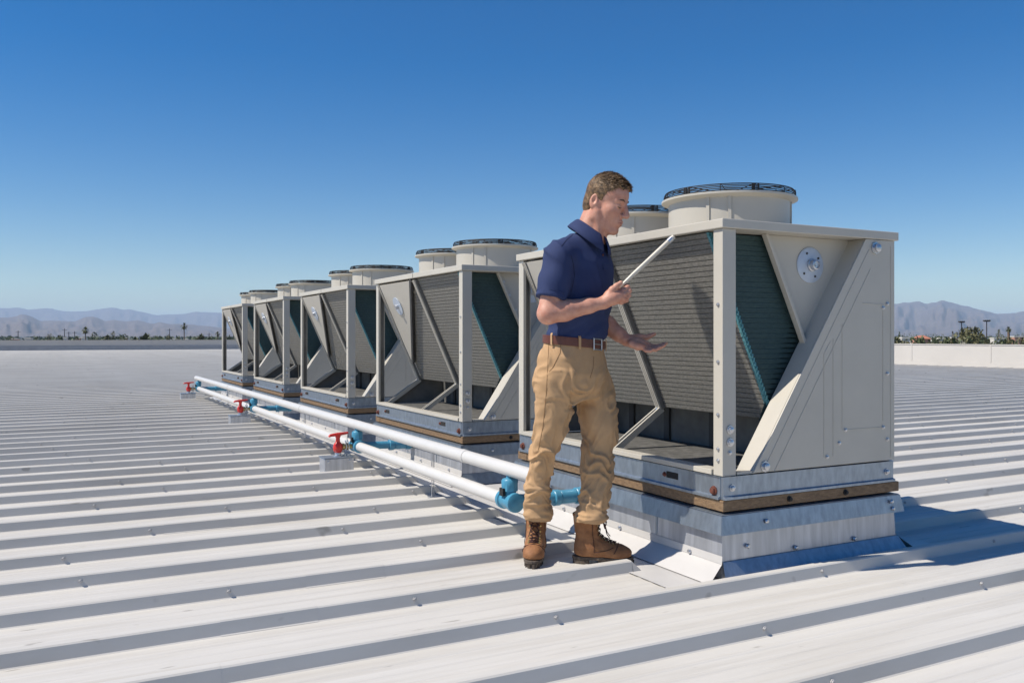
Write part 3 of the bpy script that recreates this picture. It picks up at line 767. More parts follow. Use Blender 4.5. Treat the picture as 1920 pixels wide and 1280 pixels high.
# cranium, face
bf.ell(hd(.006, 0, .042), np.array([.081, .071, .076]) * HS, HR, .012)
bf.ell(hd(.046, 0, .040), np.array([.054, .060, .056]) * HS, HR, .02)
bf.ell(hd(.040, 0, -.030), np.array([.056, .056, .078]) * HS, HR, .02)
for s in (-1, 1):
    bf.cone(hd(.004, s * .050, -.060), hd(.072, s * .014, -.098), .017 * HS, .016 * HS, .02)
    bf.cone(hd(.0, s * .056, -.015), hd(.004, s * .052, -.06), .018 * HS, .016 * HS, .02)
    bf.ell(hd(.056, s * .038, -.018), np.array([.026, .020, .020]) * HS, HR, .024)
    bf.cone(hd(.088, s * .012, .022), hd(.077, s * .042, .021), .0110 * HS, .0085 * HS, .012)
bf.ell(hd(.080, 0, -.096), np.array([.019, .022, .016]) * HS, HR, .012)
bf.ell(hd(.078, 0, -.060), np.array([.024, .030, .030]) * HS, HR, .012)
for s in (-1, 1):
    bf.ell(hd(.098, s * .031, .004), np.array([.013, .017, .012]) * HS, HR, .008, sub=True)
    bf.ell(hd(.079, s * .031, .003), np.array([.0135, .0155, .0125]) * HS, HR, .003)
bf.cone(hd(.096, 0, .016), hd(.119, 0, -.027), .0085 * HS, .0110 * HS, .010)
bf.ell(hd(.105, 0, -.031), np.array([.014, .0165, .009]) * HS, HR, .006)
bf.cone(hd(.099, -.012, -.056), hd(.099, .012, -.056), .0062 * HS, .0062 * HS, .006)
bf.cone(hd(.096, -.011, -.067), hd(.096, .011, -.067), .0070 * HS, .0070 * HS, .006)
bf.cone(hd(.106, -.020, -.0605), hd(.106, .020, -.0605), .0035, .0035, .003, sub=True)
for s in (-1, 1):
    c = hd(-.010, s * .0700, -.002)
    bf.ell(c, np.array([.0165, .0085, .028]) * HS, HR, .005)
    bf.ell(hd(-.005, s * .0775, .004), np.array([.0095, .0085, .017]) * HS, HR, .004, sub=True)
    bf.ell(hd(-.008, s * .069, -.024), np.array([.009, .006, .009]) * HS, HR, .005)
# neck
bf.cone(hd(-.022, 0, -.035), q(1103, 436, .0), .053, .060, .02)
bf.cone(hd(.018, 0, -.072), q(1118, 448, -.01), .034, .046, .025)
bf.cone(q(1120, 398, -.07), q(1124, 450, -.05), .012, .012, .02)
# arms
bf.chain([SHR, lerp(SHR, ELR, .5), ELR], [.058, .052, .045], .02)
bf.chain([ELR, lerp(ELR, WRR, .3), lerp(ELR, WRR, .72), WRR], [.046, .047, .034, .027], .015)
bf.chain([SHL, lerp(SHL, ELL_, .5), ELL_], [.058, .052, .045], .02)
bf.chain([ELL_, lerp(ELL_, WRL, .3), lerp(ELL_, WRL, .75), WRL], [.045, .045, .033, .027], .015)
# right hand, gripping the strut from below: back of the hand to the viewer, thumb on top
bf.chain([WRR, q(1142, 561, -.172), q(1150, 558, -.168), q(1159, 556, -.160)], [.027, .029, .031, .029], .012)
bf.cone(q(1143, 552, -.168), q(1162, 551, -.155), .021, .020, .012)
kn = [((1168, 545, -.160), (1177, 538, -.138), (1170, 531, -.118)), ((1170, 552, -.165), (1180, 545, -.140), (1174, 536, -.116)),
      ((1169, 560, -.165), (1179, 554, -.140), (1174, 545, -.117)), ((1165, 567, -.160), (1175, 563, -.138), (1171, 555, -.118))]
for i, (a, b_, c) in enumerate(kn):
    r = [.0105, .0108, .0103, .009][i]
    bf.chain([q(1156, 549 + i * 4.5, -.158), q(*a), q(*b_), q(*c)], [.014, r * 1.08, r, r * .85], .005)
bf.chain([q(1141, 553, -.172), q(1148, 543, -.180), q(1156, 536, -.176), q(1164, 530, -.166)], [.017, .0145, .0118, .0098], .008)
# left hand: palm up, fingers fanned to the right, thumb away
HL = [q(1174, 637, .045), q(1186, 642, .030), q(1196, 644, .022), q(1206, 645, .018)]
bf.chain(HL, [.026, .024, .022, .018], .012)
bf.chain([q(1184, 644, .0), q(1196, 649, -.012), q(1205, 650, -.014)], [.019, .017, .014], .012)
bf.chain([q(1188, 639, .05), q(1200, 641, .048), q(1212, 643, .042)], [.018, .016, .013], .012)
fing = [((1211, 643.5, .045), (1224, 649, .040), (1237, 648, .036), (1249, 643.5, .032), .0098),
        ((1210, 645.5, .024), (1223, 652.5, .016), (1236, 652, .010), (1246, 647, .006), .0100),
        ((1207, 648, .004), (1218, 655.5, -.008), (1229, 655.5, -.014), (1238, 650.5, -.018), .0096),
        ((1203, 650, -.012), (1211, 657, -.026), (1219, 658, -.034), (1226, 654.5, -.038), .0084)]
for a, b_, c, e, r in fing:
    bf.chain([q(*a), q(*b_), q(*c), q(*e)], [r * 1.2, r * 1.05, r * .95, r * .78], .0035)
bf.chain([q(1184, 634, .05), q(1199, 632, .068), q(1213, 632, .075), q(1227, 626, .075)], [.018, .0155, .012, .0092], .008)
body = bf.mesh(None, 'body', M['skin'], man, relax=2)

# face details as thin meshes
def strip(name, pts, w0, m, par):
    b = MB(); b.tube([tuple(p) for p in pts], w0, 6); o = b.build(name, M[m], par, smooth=60); return o
for s in (-1, 1):
    strip('eyebrow', [hd(.0995, s * .014, .024), hd(.0965, s * .026, .030), hd(.088, s * .042, .027)], [.0030, .0044, .0022], 'brow', body)
    strip('eyelash', [hd(.0935, s * .020, -.0015), hd(.0945, s * .031, -.0035), hd(.088, s * .044, -.0005)], [.0016, .0024, .0014], 'brow', body)
strip('mouth', [hd(.0985, -.021, -.0615), hd(.1035, -.010, -.0600), hd(.105, 0, -.0602), hd(.1035, .010, -.0600), hd(.0985, .021, -.0615)], [.001, .0028, .0032, .0028, .001], 'lip', body)

# hair: cap plus many short locks
hfld = Field(tuple(HO - .17), tuple(HO + .19), .0036)
hfld.ell(hd(.004, 0, .047), np.array([.0865, .0755, .0815]) * HS, HR, .012)
hfld.ell(hd(.044, 0, .066), np.array([.062, .056, .040]) * HS, HR, .02)
hfld.ell(hd(-.036, 0, -.010), np.array([.046, .060, .062]) * HS, HR, .02)
# face and neck openings
hfld.ell(hd(.100, 0, .000), np.array([.082, .150, .068]) * HS, HR, .006, sub=True)
hfld.ell(hd(.150, 0, .055), np.array([.072, .055, .052]) * HS, HR, .006, sub=True)
for s in (-1, 1):
    hfld.ell(hd(.088, s * .060, .050), np.array([.030, .030, .036]) * HS, HR, .006, sub=True)
    hfld.ell(hd(-.010, s * .080, -.006), np.array([.020, .018, .032]) * HS, HR, .004, sub=True)
    hfld.ell(hd(.022, s * .080, -.060), np.array([.050, .040, .058]) * HS, HR, .004, sub=True)
hfld.cut(hd(-.02, 0, -.052), -hu + hf * .25)
def hdisp(V, N):
    P = (V - HO) @ HR
    return .005 * (fbm(P[:, 0] * 45, P[:, 1] * 120, P[:, 2] * 60, 3) - .5) - .0015 
hair = hfld.mesh(hdisp, 'hair', M['hair'], man, relax=1)
hv = np.array([v.co for v in hair.data.vertices]); hn = np.array([v.normal for v in hair.data.vertices])
P = (hv - HO) @ HR; pn = hn @ HR
rg = np.random.default_rng(5); top = np.where((P[:, 2] / HS > .0) & ((pn[:, 2] > -.2)))[0]
lk = MB()
for i in rg.choice(top, 7500):
    p = P[i]; n_ = pn[i]; t = min(1, max(0, (p[2] / HS - .03) / .07))
    dirv = np.array([.75, rg.normal(0, .25), .15]) * t + np.array([.15, 0, -1]) * (1 - t) + n_ * (.24 * t + .02) + rg.normal(0, .16, 3)
    dirv -= 0; dirv /= np.linalg.norm(dirv); ln = (.007 + .014 * t) * rg.uniform(.6, 1.2)
    side = np.cross(dirv, n_); side /= np.linalg.norm(side) + 1e-6; wd = .0008 + .0005 * t
    a = p - n_ * .002; pts = [a - side * wd, a + side * wd, a + dirv * ln * .55 + side * wd * .8 + n_ * .002, a + dirv * ln * .55 - side * wd * .8 + n_ * .002, a + dirv * ln]
    lk.add([tuple(HO + HR @ x) for x in pts], [(0, 1, 2, 3), (3, 2, 4)])
o = lk.build('hair_lock', M['hair'], hair); o['kind'] = 'stuff'

# polo shirt
sf = Field((-.26, -.33, .93), (.24, .27, 1.64), .0048)
sf.loft(TORSO[:-1], .02)
HEMR = lerp(SHR, ELR, .74)
def sleeve(inner, sh, el, rs):
    g = Field((-.26, -.33, .93), (.24, .27, 1.64), .0048)
    g.chain([inner, sh, lerp(sh, el, .4), lerp(sh, el, .85)], rs, .045); g.cut(lerp(sh, el, .74), el - sh)
    k = .03; hh = np.clip(.5 + .5 * (g.d - sf.d) / k, 0, 1)
    near = g.d < .15
    return np.where(near, g.d + (sf.d - g.d) * hh - k * hh * (1 - hh), sf.d).astype(np.float32)
sf.d = sleeve(q(1062, 466, -.10), SHR, ELR, [.056, .067, .064, .068])
sf.d = sleeve(q(1112, 470, .10), SHL, ELL_, [.052, .060, .058, .060])
sf.cone(hd(-.022, 0, -.035), q(1103, 440, .0), .056, .058, .004, sub=True)
zw = q(1077, 645)[2]
def sdisp(V, N):
    x, y, z = V[:, 0], V[:, 1], V[:, 2]
    wx = .35 * (fbm(x * 5, y * 5, z * 5, 2) - .5)
    low = np.clip((q(0, 545)[2] - z) / .25, 0, 1)
    # draped folds running down from chest to belt, rising to the right
    st_n = lambda a: np.clip((a - .5) * 2.1 + .5, 0, 1)
    r1 = 1 - np.abs(2 * st_n(vnoise(x * 4 + wx * 4, y * 4 + 3, (z - .55 * x) * 15 + wx * 6)) - 1)
    d = low * .020 * (r1 ** 1.3 - .5)
    # underarm and sleeve pulls
    r2 = 1 - np.abs(2 * st_n(vnoise(x * 12 + z * 8 + wx * 5, y * 6, z * 5 - x * 6)) - 1)
    d += (1 - low) * .009 * (r2 ** 1.3 - .5)
    d *= np.clip((z - zw - .005) / .07, 0, 1)
    # slight blouse over the belt
    d += .007 * np.exp(-((z - (zw + .035)) / .03) ** 2) - .014 * np.clip((zw + .03 - z) / .03, 0, 1)
    return d
shirt = sf.mesh(sdisp, 'polo_shirt', M['shirt'], man, relax=2)
# sleeve band
def hoop(name, c, ax, r, wd, m, par, n=36, th=.003):
    ax = Vector(ax).normalized(); x = ax.cross(Vector((0, 1, .2))).normalized(); y = ax.cross(x); c = Vector(c); b = MB()
    for (rr, t) in ((r, -wd / 2), (r + th, -wd / 2), (r + th, wd / 2), (r, wd / 2)):
        for i in range(n):
            a = 2 * math.pi * i / n; b.v.append(tuple(c + ax * t + (x * math.cos(a) + y * math.sin(a)) * rr))
    for s_ in range(4):
        for i in range(n): b.f.append((s_ * n + i, s_ * n + (i + 1) % n, ((s_ + 1) % 4) * n + (i + 1) % n, ((s_ + 1) % 4) * n + i))
    return b.build(name, M[m], par, smooth=50)
hoop('sleeve_hem', HEMR - (ELR - SHR) / np.linalg.norm(ELR - SHR) * .012, ELR - SHR, .0655, .020, 'shirt', shirt)
hoop('sleeve_stitch', HEMR - (ELR - SHR) / np.linalg.norm(ELR - SHR) * .024, ELR - SHR, .0672, .003, 'shirt', shirt)
# collar: stand and folded leaf
NC = Vector(q(1104, 437, -.002)); up_ = Vector(hd(-.022, 0, -.035)) - NC; up_.normalize()
fx = Vector((Fd[0], Fd[1], 0)); fx = (fx - up_ * fx.dot(up_)).normalized(); fy = up_.cross(fx)
cb = MB(); n = 40
rows = []
for i in range(n + 1):
    a = lerp(.16, 2 * math.pi - .16, i / n); f = .5 + .5 * math.cos(a)     # 1 at the front opening
    ff = f ** 1.6
    u = fx * math.cos(a) + fy * math.sin(a)
    top = .046 - .050 * ff; low_ = .002 - .086 * ff; r0 = .058 + .012 * f
    rows.append([NC + u * r0 + up_ * (top - .035), NC + u * (r0 + .002) + up_ * (top - .004), NC + u * (r0 + .009) + up_ * top, NC + u * (r0 + .016) + up_ * (top - .006),
                 NC + u * (r0 + .030 + .016 * f) + up_ * (lerp(top, low_, .6)), NC + u * (r0 + .040 + .018 * f) + up_ * low_])
for i, r in enumerate(rows): cb.v += [tuple(p) for p in r]
for i in range(n): cb.f += [(i * 6 + j, i * 6 + j + 1, (i + 1) * 6 + j + 1, (i + 1) * 6 + j) for j in range(5)]
co = cb.build('collar', M['shirt'], shirt, smooth=60); md = co.modifiers.new('solid', 'SOLIDIFY'); md.thickness = .003; md.offset = 1
# placket and buttons (chest front line)
def front(v, off=.0, side=0.):
    z = q(0, v)[2]; t = sorted(TORSO); cx = np.interp(z, [r[0] for r in t], [r[1] for r in t]); cy = np.interp(z, [r[0] for r in t], [r[2] for r in t]); rf = np.interp(z, [r[0] for r in t], [r[3] for r in t]); rs = np.interp(z, [r[0] for r in t], [r[4] for r in t])
    k_ = math.sqrt(max(0, 1 - (side / rs) ** 2)); return Vector((cx, cy, z)) + Vector(Fd) * (rf * k_ + off) + Vector(Rt) * side
pb = MB(); vs = [452, 462, 472, 484, 496, 508]
for v_ in vs: pb.v += [tuple(front(v_, .001, -.015)), tuple(front(v_, .0045, -.015)), tuple(front(v_, .0045, .015)), tuple(front(v_, .001, .015))]
for i in range(len(vs) - 1): pb.f += [(i * 4 + j, i * 4 + j + 1, i * 4 + 4 + j + 1, i * 4 + 4 + j) for j in range(3)]
pb.f += [(20, 21, 22, 23)]
pk = pb.build('placket', M['shirt'], shirt)
for v_ in (462, 481):
    c = front(v_, .0045); b = MB(); b.tube([c, c + Vector(Fd) * .003], .0055, 10); b.build('button', M['belt'], shirt)

# trousers
tf = Field((-.30, -.26, .185), (.25, .29, 1.13), .0055)
tf.loft([sec(1077, 640, 0, .118, .166), sec(1072, 668, .0, .140, .180), sec(1073, 700, .0, .150, .184), sec(1077, 728, .005, .135, .178), sec(1080, 752, .01, .09, .15)], .02)
def leg(rows):
    tf.loft([(q(u, v, dd)[2], q(u, v, dd)[0], dd, r * rx, r * ry, an) for v, u, r, dd, rx, ry, an in rows], .03)
leg([(668, 1042, .050, -.05, 1, 1, 0), (712, 1038, .096, -.06, 1, 1, 0), (750, 1041, .092, -.055, 1, 1.02, 0), (800, 1034, .083, -.04, 1, 1.05, 0), (825, 1028, .078, -.03, 1, 1.05, 0), (862, 1015, .067, -.005, 1, 1.15, 0), (900, 1009, .0625, .02, 1, 1.15, 0), (937, 1008, .064, .05, 1, 1.1, 0), (958, 1009, .067, .07, 1, 1.1, 0), (974, 1010, .066, .085, 1, 1.1, 0)])
leg([(668, 1098, .050, .05, 1, 1, 0), (712, 1107, .099, .07, 1, 1, 0), (750, 1117, .097, .065, 1, 1, 0), (787, 1122, .087, .055, 1, 1.05, 0), (825, 1126, .081, .045, 1, 1.05, 0), (862, 1120, .075, .035, 1, 1.05, 0), (900, 1116, .077, .025, 1, 1, 0), (937, 1114, .073, .01, 1, 1, 0), (962, 1109, .076, .003, 1, .95, 0), (977, 1107, .075, .0, 1, .92, 0)])
def tdisp(V, N):
    x, y, z = V[:, 0], V[:, 1], V[:, 2]; v = 1060 - z / .002472
    lx = x > q(1066, 800)[0]
    wv = fbm(x * 7 + 11, y * 7, z * 7, 2) - .5
    sgn = np.where(lx, 1, -1)
    # sharp cloth folds, slanting across each leg
    def rid(a, pw): return (1 - np.abs(2 * np.clip((a - .5) * 2.0 + .5, 0, 1) - 1)) ** pw
    r1 = rid(vnoise(x * 6 + sgn * 5 + wv * 5, y * 6, (z + sgn * 1.0 * x - .5 * y) * 14 + wv * 8), 1.4)
    r2 = rid(vnoise(x * 9 + wv * 6, y * 9 + 4, (z - sgn * 1.3 * x + .6 * y) * 21 + wv * 9), 1.4)
    g = lambda c, w_: np.exp(-((v - c) / w_) ** 2)
    knee = g(845, 60) + .8 * g(905, 40) + .9 * g(760, 35) * lx
    cuff = g(955, 26)
    d = (.004 + .0125 * np.clip(knee, 0, 1.2)) * (r1 - .55) + (.0015 + .005 * knee) * (r2 - .5) + cuff * .011 * (rid(vnoise(x * 5, y * 5, z * 46 + wv * 7), 1.3) - .55)
    d += .006 * (r1 - .3) * g(700, 45)
    # hem roll
    d += .006 * g(970, 5)
    return d
tr = tf.mesh(tdisp, 'trousers', M['khaki'], man, relax=2)
from mathutils.bvhtree import BVHTree
def bvh(o): return BVHTree.FromPolygons([v.co for v in o.data.vertices], [p.vertices for p in o.data.polygons])
TB = bvh(tr); SB = bvh(shirt)
def on_surf(B, uv, off=.002, y0=-.6):
    """drop a point onto the cloth facing the viewer"""
    p = Vector(q(*uv, -.3)); d = (p - Vector(q(*uv, .3))); hit = B.ray_cast(Vector(q(*uv, -.6)), (Vector(q(*uv, .3)) - Vector(q(*uv, -.6))).normalized())
    return hit[0] + hit[1] * off if hit[0] else None
def seam(name, uvs, w_, m, B, par, steps=7):
    pts = []
    for (a, b_) in zip(uvs[:-1], uvs[1:]):
        for i in range(steps):
            p = on_surf(B, (lerp(a[0], b_[0], i / steps), lerp(a[1], b_[1], i / steps)), w_ * .3)
            if p: pts.append(p)
    b = MB(); b.tube(pts, w_, 5); return b.build(name, M[m], par, smooth=60)
M['navy_seam'] = mat('navy_seam', (.006, .011, .04), .9)
seam('armhole_seam', [(1070, 478), (1075, 495), (1077, 518), (1070, 552)], .0016, 'navy_seam', SB, shirt)
seam('shoulder_seam', [(1074, 440), (1062, 450), (1051, 464)], .0014, 'navy_seam', SB, shirt)
seam('pocket_seam', [(1052, 640), (1050, 662), (1036, 690), (1029, 697)], .0016, 'stitch', TB, tr)
seam('side_seam', [(1029, 642), (1027, 690), (1024, 740), (1018, 800), (1008, 850)], .0014, 'stitch', TB, tr)
seam('fly_seam', [(1113, 668), (1112, 690), (1105, 712)], .0016, 'stitch', TB, tr)
seam('back_pocket', [(1001, 662), (1009, 658), (1010, 664), (1002, 670)], .0024, 'stitch', TB, tr)
# belt with buckle, tilted with the hips
b = MB(); n = 56; cB = Vector(q(1077, 641, 0)); rf, rs = .122, .171
def beltp(a, r, h):
    p = cB + Vector(Fd) * (rf + r) * math.cos(a) + Vector(Rt) * (rs + r) * math.sin(a)
    p.z += h - .105 * (p.x - cB.x); return p
for (r, h) in ((0, -.019), (.005, -.019), (.006, 0), (.005, .019), (0, .019)):
    b.v += [tuple(beltp(2 * math.pi * i / n, r, h)) for i in range(n)]
for s_ in range(5):
    for i in range(n): b.f.append((s_ * n + i, s_ * n + (i + 1) % n, ((s_ + 1) % 5) * n + (i + 1) % n, ((s_ + 1) % 5) * n + i))
belt = b.build('belt', M['belt'], man, smooth=50)
bk = MB(); fr_ = [beltp(a, .010, h) for a, h in ((-.17, -.024), (.17, -.024), (.17, .024), (-.17, .024))]
bk.tube(fr_, .0044, 6, closed=True); bk.tube([beltp(.17, .011, 0), beltp(-.14, .012, 0)], .0025, 6); bk.build('buckle', M['bolt'], belt, smooth=50)
for a in (.62, 1.55, -.7):
    l_ = MB(); 
    for (r, h) in ((.0065, -.030), (.0095, -.022), (.0095, .022), (.004, .030)):
        l_.v += [tuple(beltp(a - .035, r, h)), tuple(beltp(a + .035, r, h))]
    l_.f += [(0, 1, 3, 2), (2, 3, 5, 4), (4, 5, 7, 6)]
    o = l_.build('belt_loop', M['khaki'], belt); md = o.modifiers.new('solid', 'SOLIDIFY'); md.thickness = .003

# boots: canonical toe to +x, heel at 0
def make_boot():
    f = Field((-.04, -.08, .02), (.31, .08, .27), .0042)
    f.cone((.055, 0, .075), (.12, 0, .078), .040, .040, .02)
    f.ell((.205, 0, .058), (.072, .048, .036), None, .035)
    f.cone((.12, 0, .082), (.20, 0, .058), .043, .036, .03)
    f.loft([(.05, .062, 0, .060, .040, 0), (.10, .066, 0, .062, .043, 0), (.14, .066, 0, .058, .046, 0), (.19, .060, 0, .059, .051, 0), (.245, .058, 0, .062, .056, 0)], .03)
    f.cut((0, 0, .034), (0, 0, -1))
    def bd_(V, N):
        x, y, z = V[:, 0], V[:, 1], V[:, 2]
        w_ = fbm(x * 20, y * 20, z * 20, 2)
        r = (1 - np.abs(2 * vnoise(x * 12 + w_ * 2, y * 14, z * 34 + x * 14) - 1)) ** 2
        return .0045 * (r - .3) * np.exp(-((z - .13) / .05) ** 2) + .003 * (w_ - .4) + .003 * np.exp(-((z - .043) / .005) ** 2)
    root = f.mesh(bd_, 'boot', M['boot'], man, relax=1)
    # sole: welted outline, heel block, lugs
    def outline(gr):
        pts = []
        for i in range(40):
            a = 2 * math.pi * i / 40; c, s_ = math.cos(a), math.sin(a)
            x = .138 + (.146 + gr) * c; wd = (.047 + .007 * max(0, c) + gr) if c > -.2 else .045 + gr
            wd *= 1 - .16 * math.exp(-((x - .105) / .05) ** 2)
            pts.append((x, wd * (abs(s_) ** .72) * (1 if s_ > 0 else -1)))
        return pts
    b = MB(); b.prism(outline(.0), .022, .037, 'z'); so2 = b.build('sole', M['sole'], root, bevel=.002)
    b = MB(); b.prism([p for p in outline(-.003) if p[0] < .082] , .0, .0215, 'z'); b.build('heel', M['sole'], so2, bevel=.002)
    b = MB(); o1 = outline(-.004)
    b.prism([p for p in outline(-.008) if p[0] > .105], .006, .0215, 'z')
    for i, p in enumerate(o1):
        if p[0] > .105 and i % 2 == 0:
            s_ = 1 if p[1] > 0 else -1
            b.box(p[0] - .007, p[0] + .007, p[1] - .012 if s_ > 0 else p[1], p[1] if s_ > 0 else p[1] + .012, .0, .0212)
    b.build('tread', M['sole'], so2)
    B = bvh(root)
    def surf(x, y, z):
        h_ = B.find_nearest(Vector((x, y, z))); return h_[0] + h_[1] * .003
    b = MB(); line = [(.196, .098), (.180, .108), (.164, .120), (.150, .134), (.138, .150), (.130, .170), (.126, .192), (.124, .214)]
    for i, (x, z) in enumerate(line):
        wy = .022 + .001 * i
        Lp, Rp = surf(x - .010, -wy, z), surf(x - .010, wy, z)
        for p in (Lp, Rp): MB().tube([p, p + (p - Vector((x - .06, 0, z))).normalized() * .003], .0045, 8).build('eyelet', M['brass'], root)
        if i + 1 < len(line):
            x2, z2 = line[i + 1]
            for s_ in (-1, 1):
                a, c = surf(x - .010, -wy * s_, z), surf(x2 - .010, (wy + .001) * s_, z2); mid = surf((x + x2) / 2 + .012, 0, (z + z2) / 2 + .008) + Vector((.003, 0, .003))
                b.tube([a, mid, c], .0026, 6)
    tp = surf(.13, 0, .222) + Vector((.006, 0, 0))
    for s_ in (-1, 1):
        b.tube([tp, tp + Vector((.018, s_ * .016, .004)), tp + Vector((.028, s_ * .024, -.022)), tp + Vector((.020, s_ * .018, -.045)), tp + Vector((.012, s_ * .004, -.018)), tp], .0023, 6)
        b.tube([tp, tp + Vector((.02, s_ * .01, -.03)), tp + Vector((.03, s_ * .02, -.07)), tp + Vector((.045, s_ * .026, -.092))], .0023, 6)
    b.build('lace', M['lace'], root, smooth=60)
    b = MB()
    for y_ in (-1, 1):
        b.tube([surf(.10, y_ * .06, z) for z in (.06, .09, .12, .15, .18, .21, .235)], .0016, 5)
        b.tube([surf(.10 + .018 * i, y_ * (.06 - .0012 * i * i), .062 + .004 * i) for i in range(6)], .0016, 5)
    b.tube([surf(.212 - .02 * abs(t) ** 1.5, t * .05, .09 - .03 * abs(t)) for t in (-1, -.7, -.4, 0, .4, .7, 1)], .0016, 5)
    b.build('welt_seam', M['lace'], root, smooth=60)
    b = MB(); b.lathe([(.060, .232), (.064, .238), (.064, .247), (.058, .251), (.054, .244)], (.058, 0, 0), 28); b.v = [(x, y * .92, z) for x, y, z in b.v]; b.build('boot_cuff', M['boot'], root, smooth=50)
    return root
bootR = make_boot()
pR = q(1008, 1052, .16); bootR.location = (pR[0], .205, 0); bootR.rotation_euler = (0, 0, math.radians(-97)); bootR.scale = (.94, 1, .96)
bootL = copy_tree(bootR, man); pL = q(1077, 1060, .02)
bootL.location = (pL[0], .062, 0); bootL.rotation_euler = (0, 0, math.radians(-8)); bootL.scale = (.98, 1, .94)

# ------------------------------------------------------------------ steel strut in the man's hand, upper end against the top rail
def wpt(u, v, D): xc = (u - 960) / F * D; return Vector((S_ * D + C_ * xc, C_ * D - S_ * xc, H - (v - CY) / F * D))
a, c = wpt(1157, 543, 3.885), wpt(1263, 444, 3.93)
st_ = empty('metal_strut', a); tag(st_, 'long pale folded metal strut slanting from the man\'s hand up to the top rail', 'metal strut')
d = (c - a).normalized()
MB().tube([(0, 0, 0), tuple(d * .03), tuple(d * .10), tuple(c - a)], [.003, .007, .0105, .0115], 12).build('strut_body', M['bar'], st_, smooth=60)
MB().tube([tuple(c - a - d * .035), tuple(c - a - d * .012)], .0135, 12).build('collar_ring', M['bolt'], st_, smooth=60)

# ------------------------------------------------------------------ ground, mountains, town
GZ = -6.0
def pt(u, v, D): xc = (u - 960) / F * D; return Vector((S_ * D + C_ * xc, C_ * D - S_ * xc, H - (v - CY) / F * D))
g = MB(); g.add([(-27000, -27000, GZ), (27000, -27000, GZ), (27000, 27000, GZ), (-27000, 27000, GZ)], [(0, 1, 2, 3)])
tag(g.build('ground', M['ground']), kind='structure')
def mountain(name, prof, D, depth, seed, rough, label):
    us = np.arange(prof[0][0], prof[-1][0] + 1, 3.0); crest = np.interp(us, [p[0] for p in prof], [p[1] for p in prof])
    kk = np.hanning(5); kk /= kk.sum(); crest = np.convolve(np.pad(crest, 2, 'edge'), kk, 'valid')
    m = 26; V = []; n = len(us)
    for j in range(m + 6):
        t = j / m                                  # 0 foot, 1 crest, beyond = back side
        D_ = D + depth * (t - 1)
        xc = (us - 960) / F; X = (S_ + xc * C_) * D_; Y = (C_ - xc * S_) * D_
        hc = H + (CY - crest) / F * D - GZ
        g_ = np.clip(t, 0, 1) ** 1.25 if t <= 1 else 1 - (t - 1) * 2.2
        gul = fbm(us / 42 + seed, np.full(n, t * 2.2), np.full(n, seed * 1.7), 4) - .47
        jag = fbm(us / 10 + seed * 3, np.full(n, t * 4), np.full(n, 2.), 3) - .45
        hgt = hc * (g_ + rough * gul * math.sin(math.pi * min(t, 1)) * 1.2 + rough * .6 * jag * math.sin(math.pi * min(t, 1))) + (hc * .06 * jag if t >= 1 else 0)
        V += list(zip(X, Y, GZ - 2 + np.maximum(hgt, 0)))
    Fc = [(j * n + i, j * n + i + 1, (j + 1) * n + i + 1, (j + 1) * n + i) for j in range(m + 5) for i in range(n - 1)]
    b = MB(); b.v = V; b.f = Fc; o = b.build(name, M['mtn'], smooth=80); tag(o, label, kind='structure'); return o
mountain('mountain_range', [(-900, 590), (-500, 582), (-200, 577), (-60, 579), (0, 578), (33, 576), (50, 580), (95, 578), (120, 583), (160, 583), (190, 578), (215, 576.5), (232, 581), (245, 579.5), (290, 590), (340, 589), (370, 584), (410, 586), (470, 592), (620, 588), (800, 597), (1000, 592), (1300, 600), (1600, 604)], 17000, 4500, 3.1, .45, 'pale blue far mountain range')
mountain('hills', [(-900, 604), (-500, 594), (-260, 602), (-100, 592), (0, 595), (22, 594), (42, 588), (60, 593), (76, 602), (95, 600), (140, 602), (160, 594), (172, 593), (185, 596), (198, 602), (215, 599), (235, 602), (260, 600), (285, 607), (300, 602.5), (316, 607), (350, 607), (400, 612), (470, 618), (640, 616), (800, 624)], 8200, 3200, 8.3, .6, 'purple desert hills in front of the far range')
mountain('mountain_range', [(1250, 622), (1400, 606), (1520, 588), (1600, 575), (1640, 571), (1677, 570), (1690, 567), (1705, 567.5), (1722, 564.5), (1738, 570), (1750, 566.5), (1769, 562.5), (1790, 569), (1820, 575), (1850, 583), (1868, 588), (1890, 587), (1905, 586), (1920, 583), (1990, 575), (2150, 580), (2400, 590), (2800, 600)], 11000, 4200, 5.2, .75, 'rugged purple mountain behind the pink roofed house')

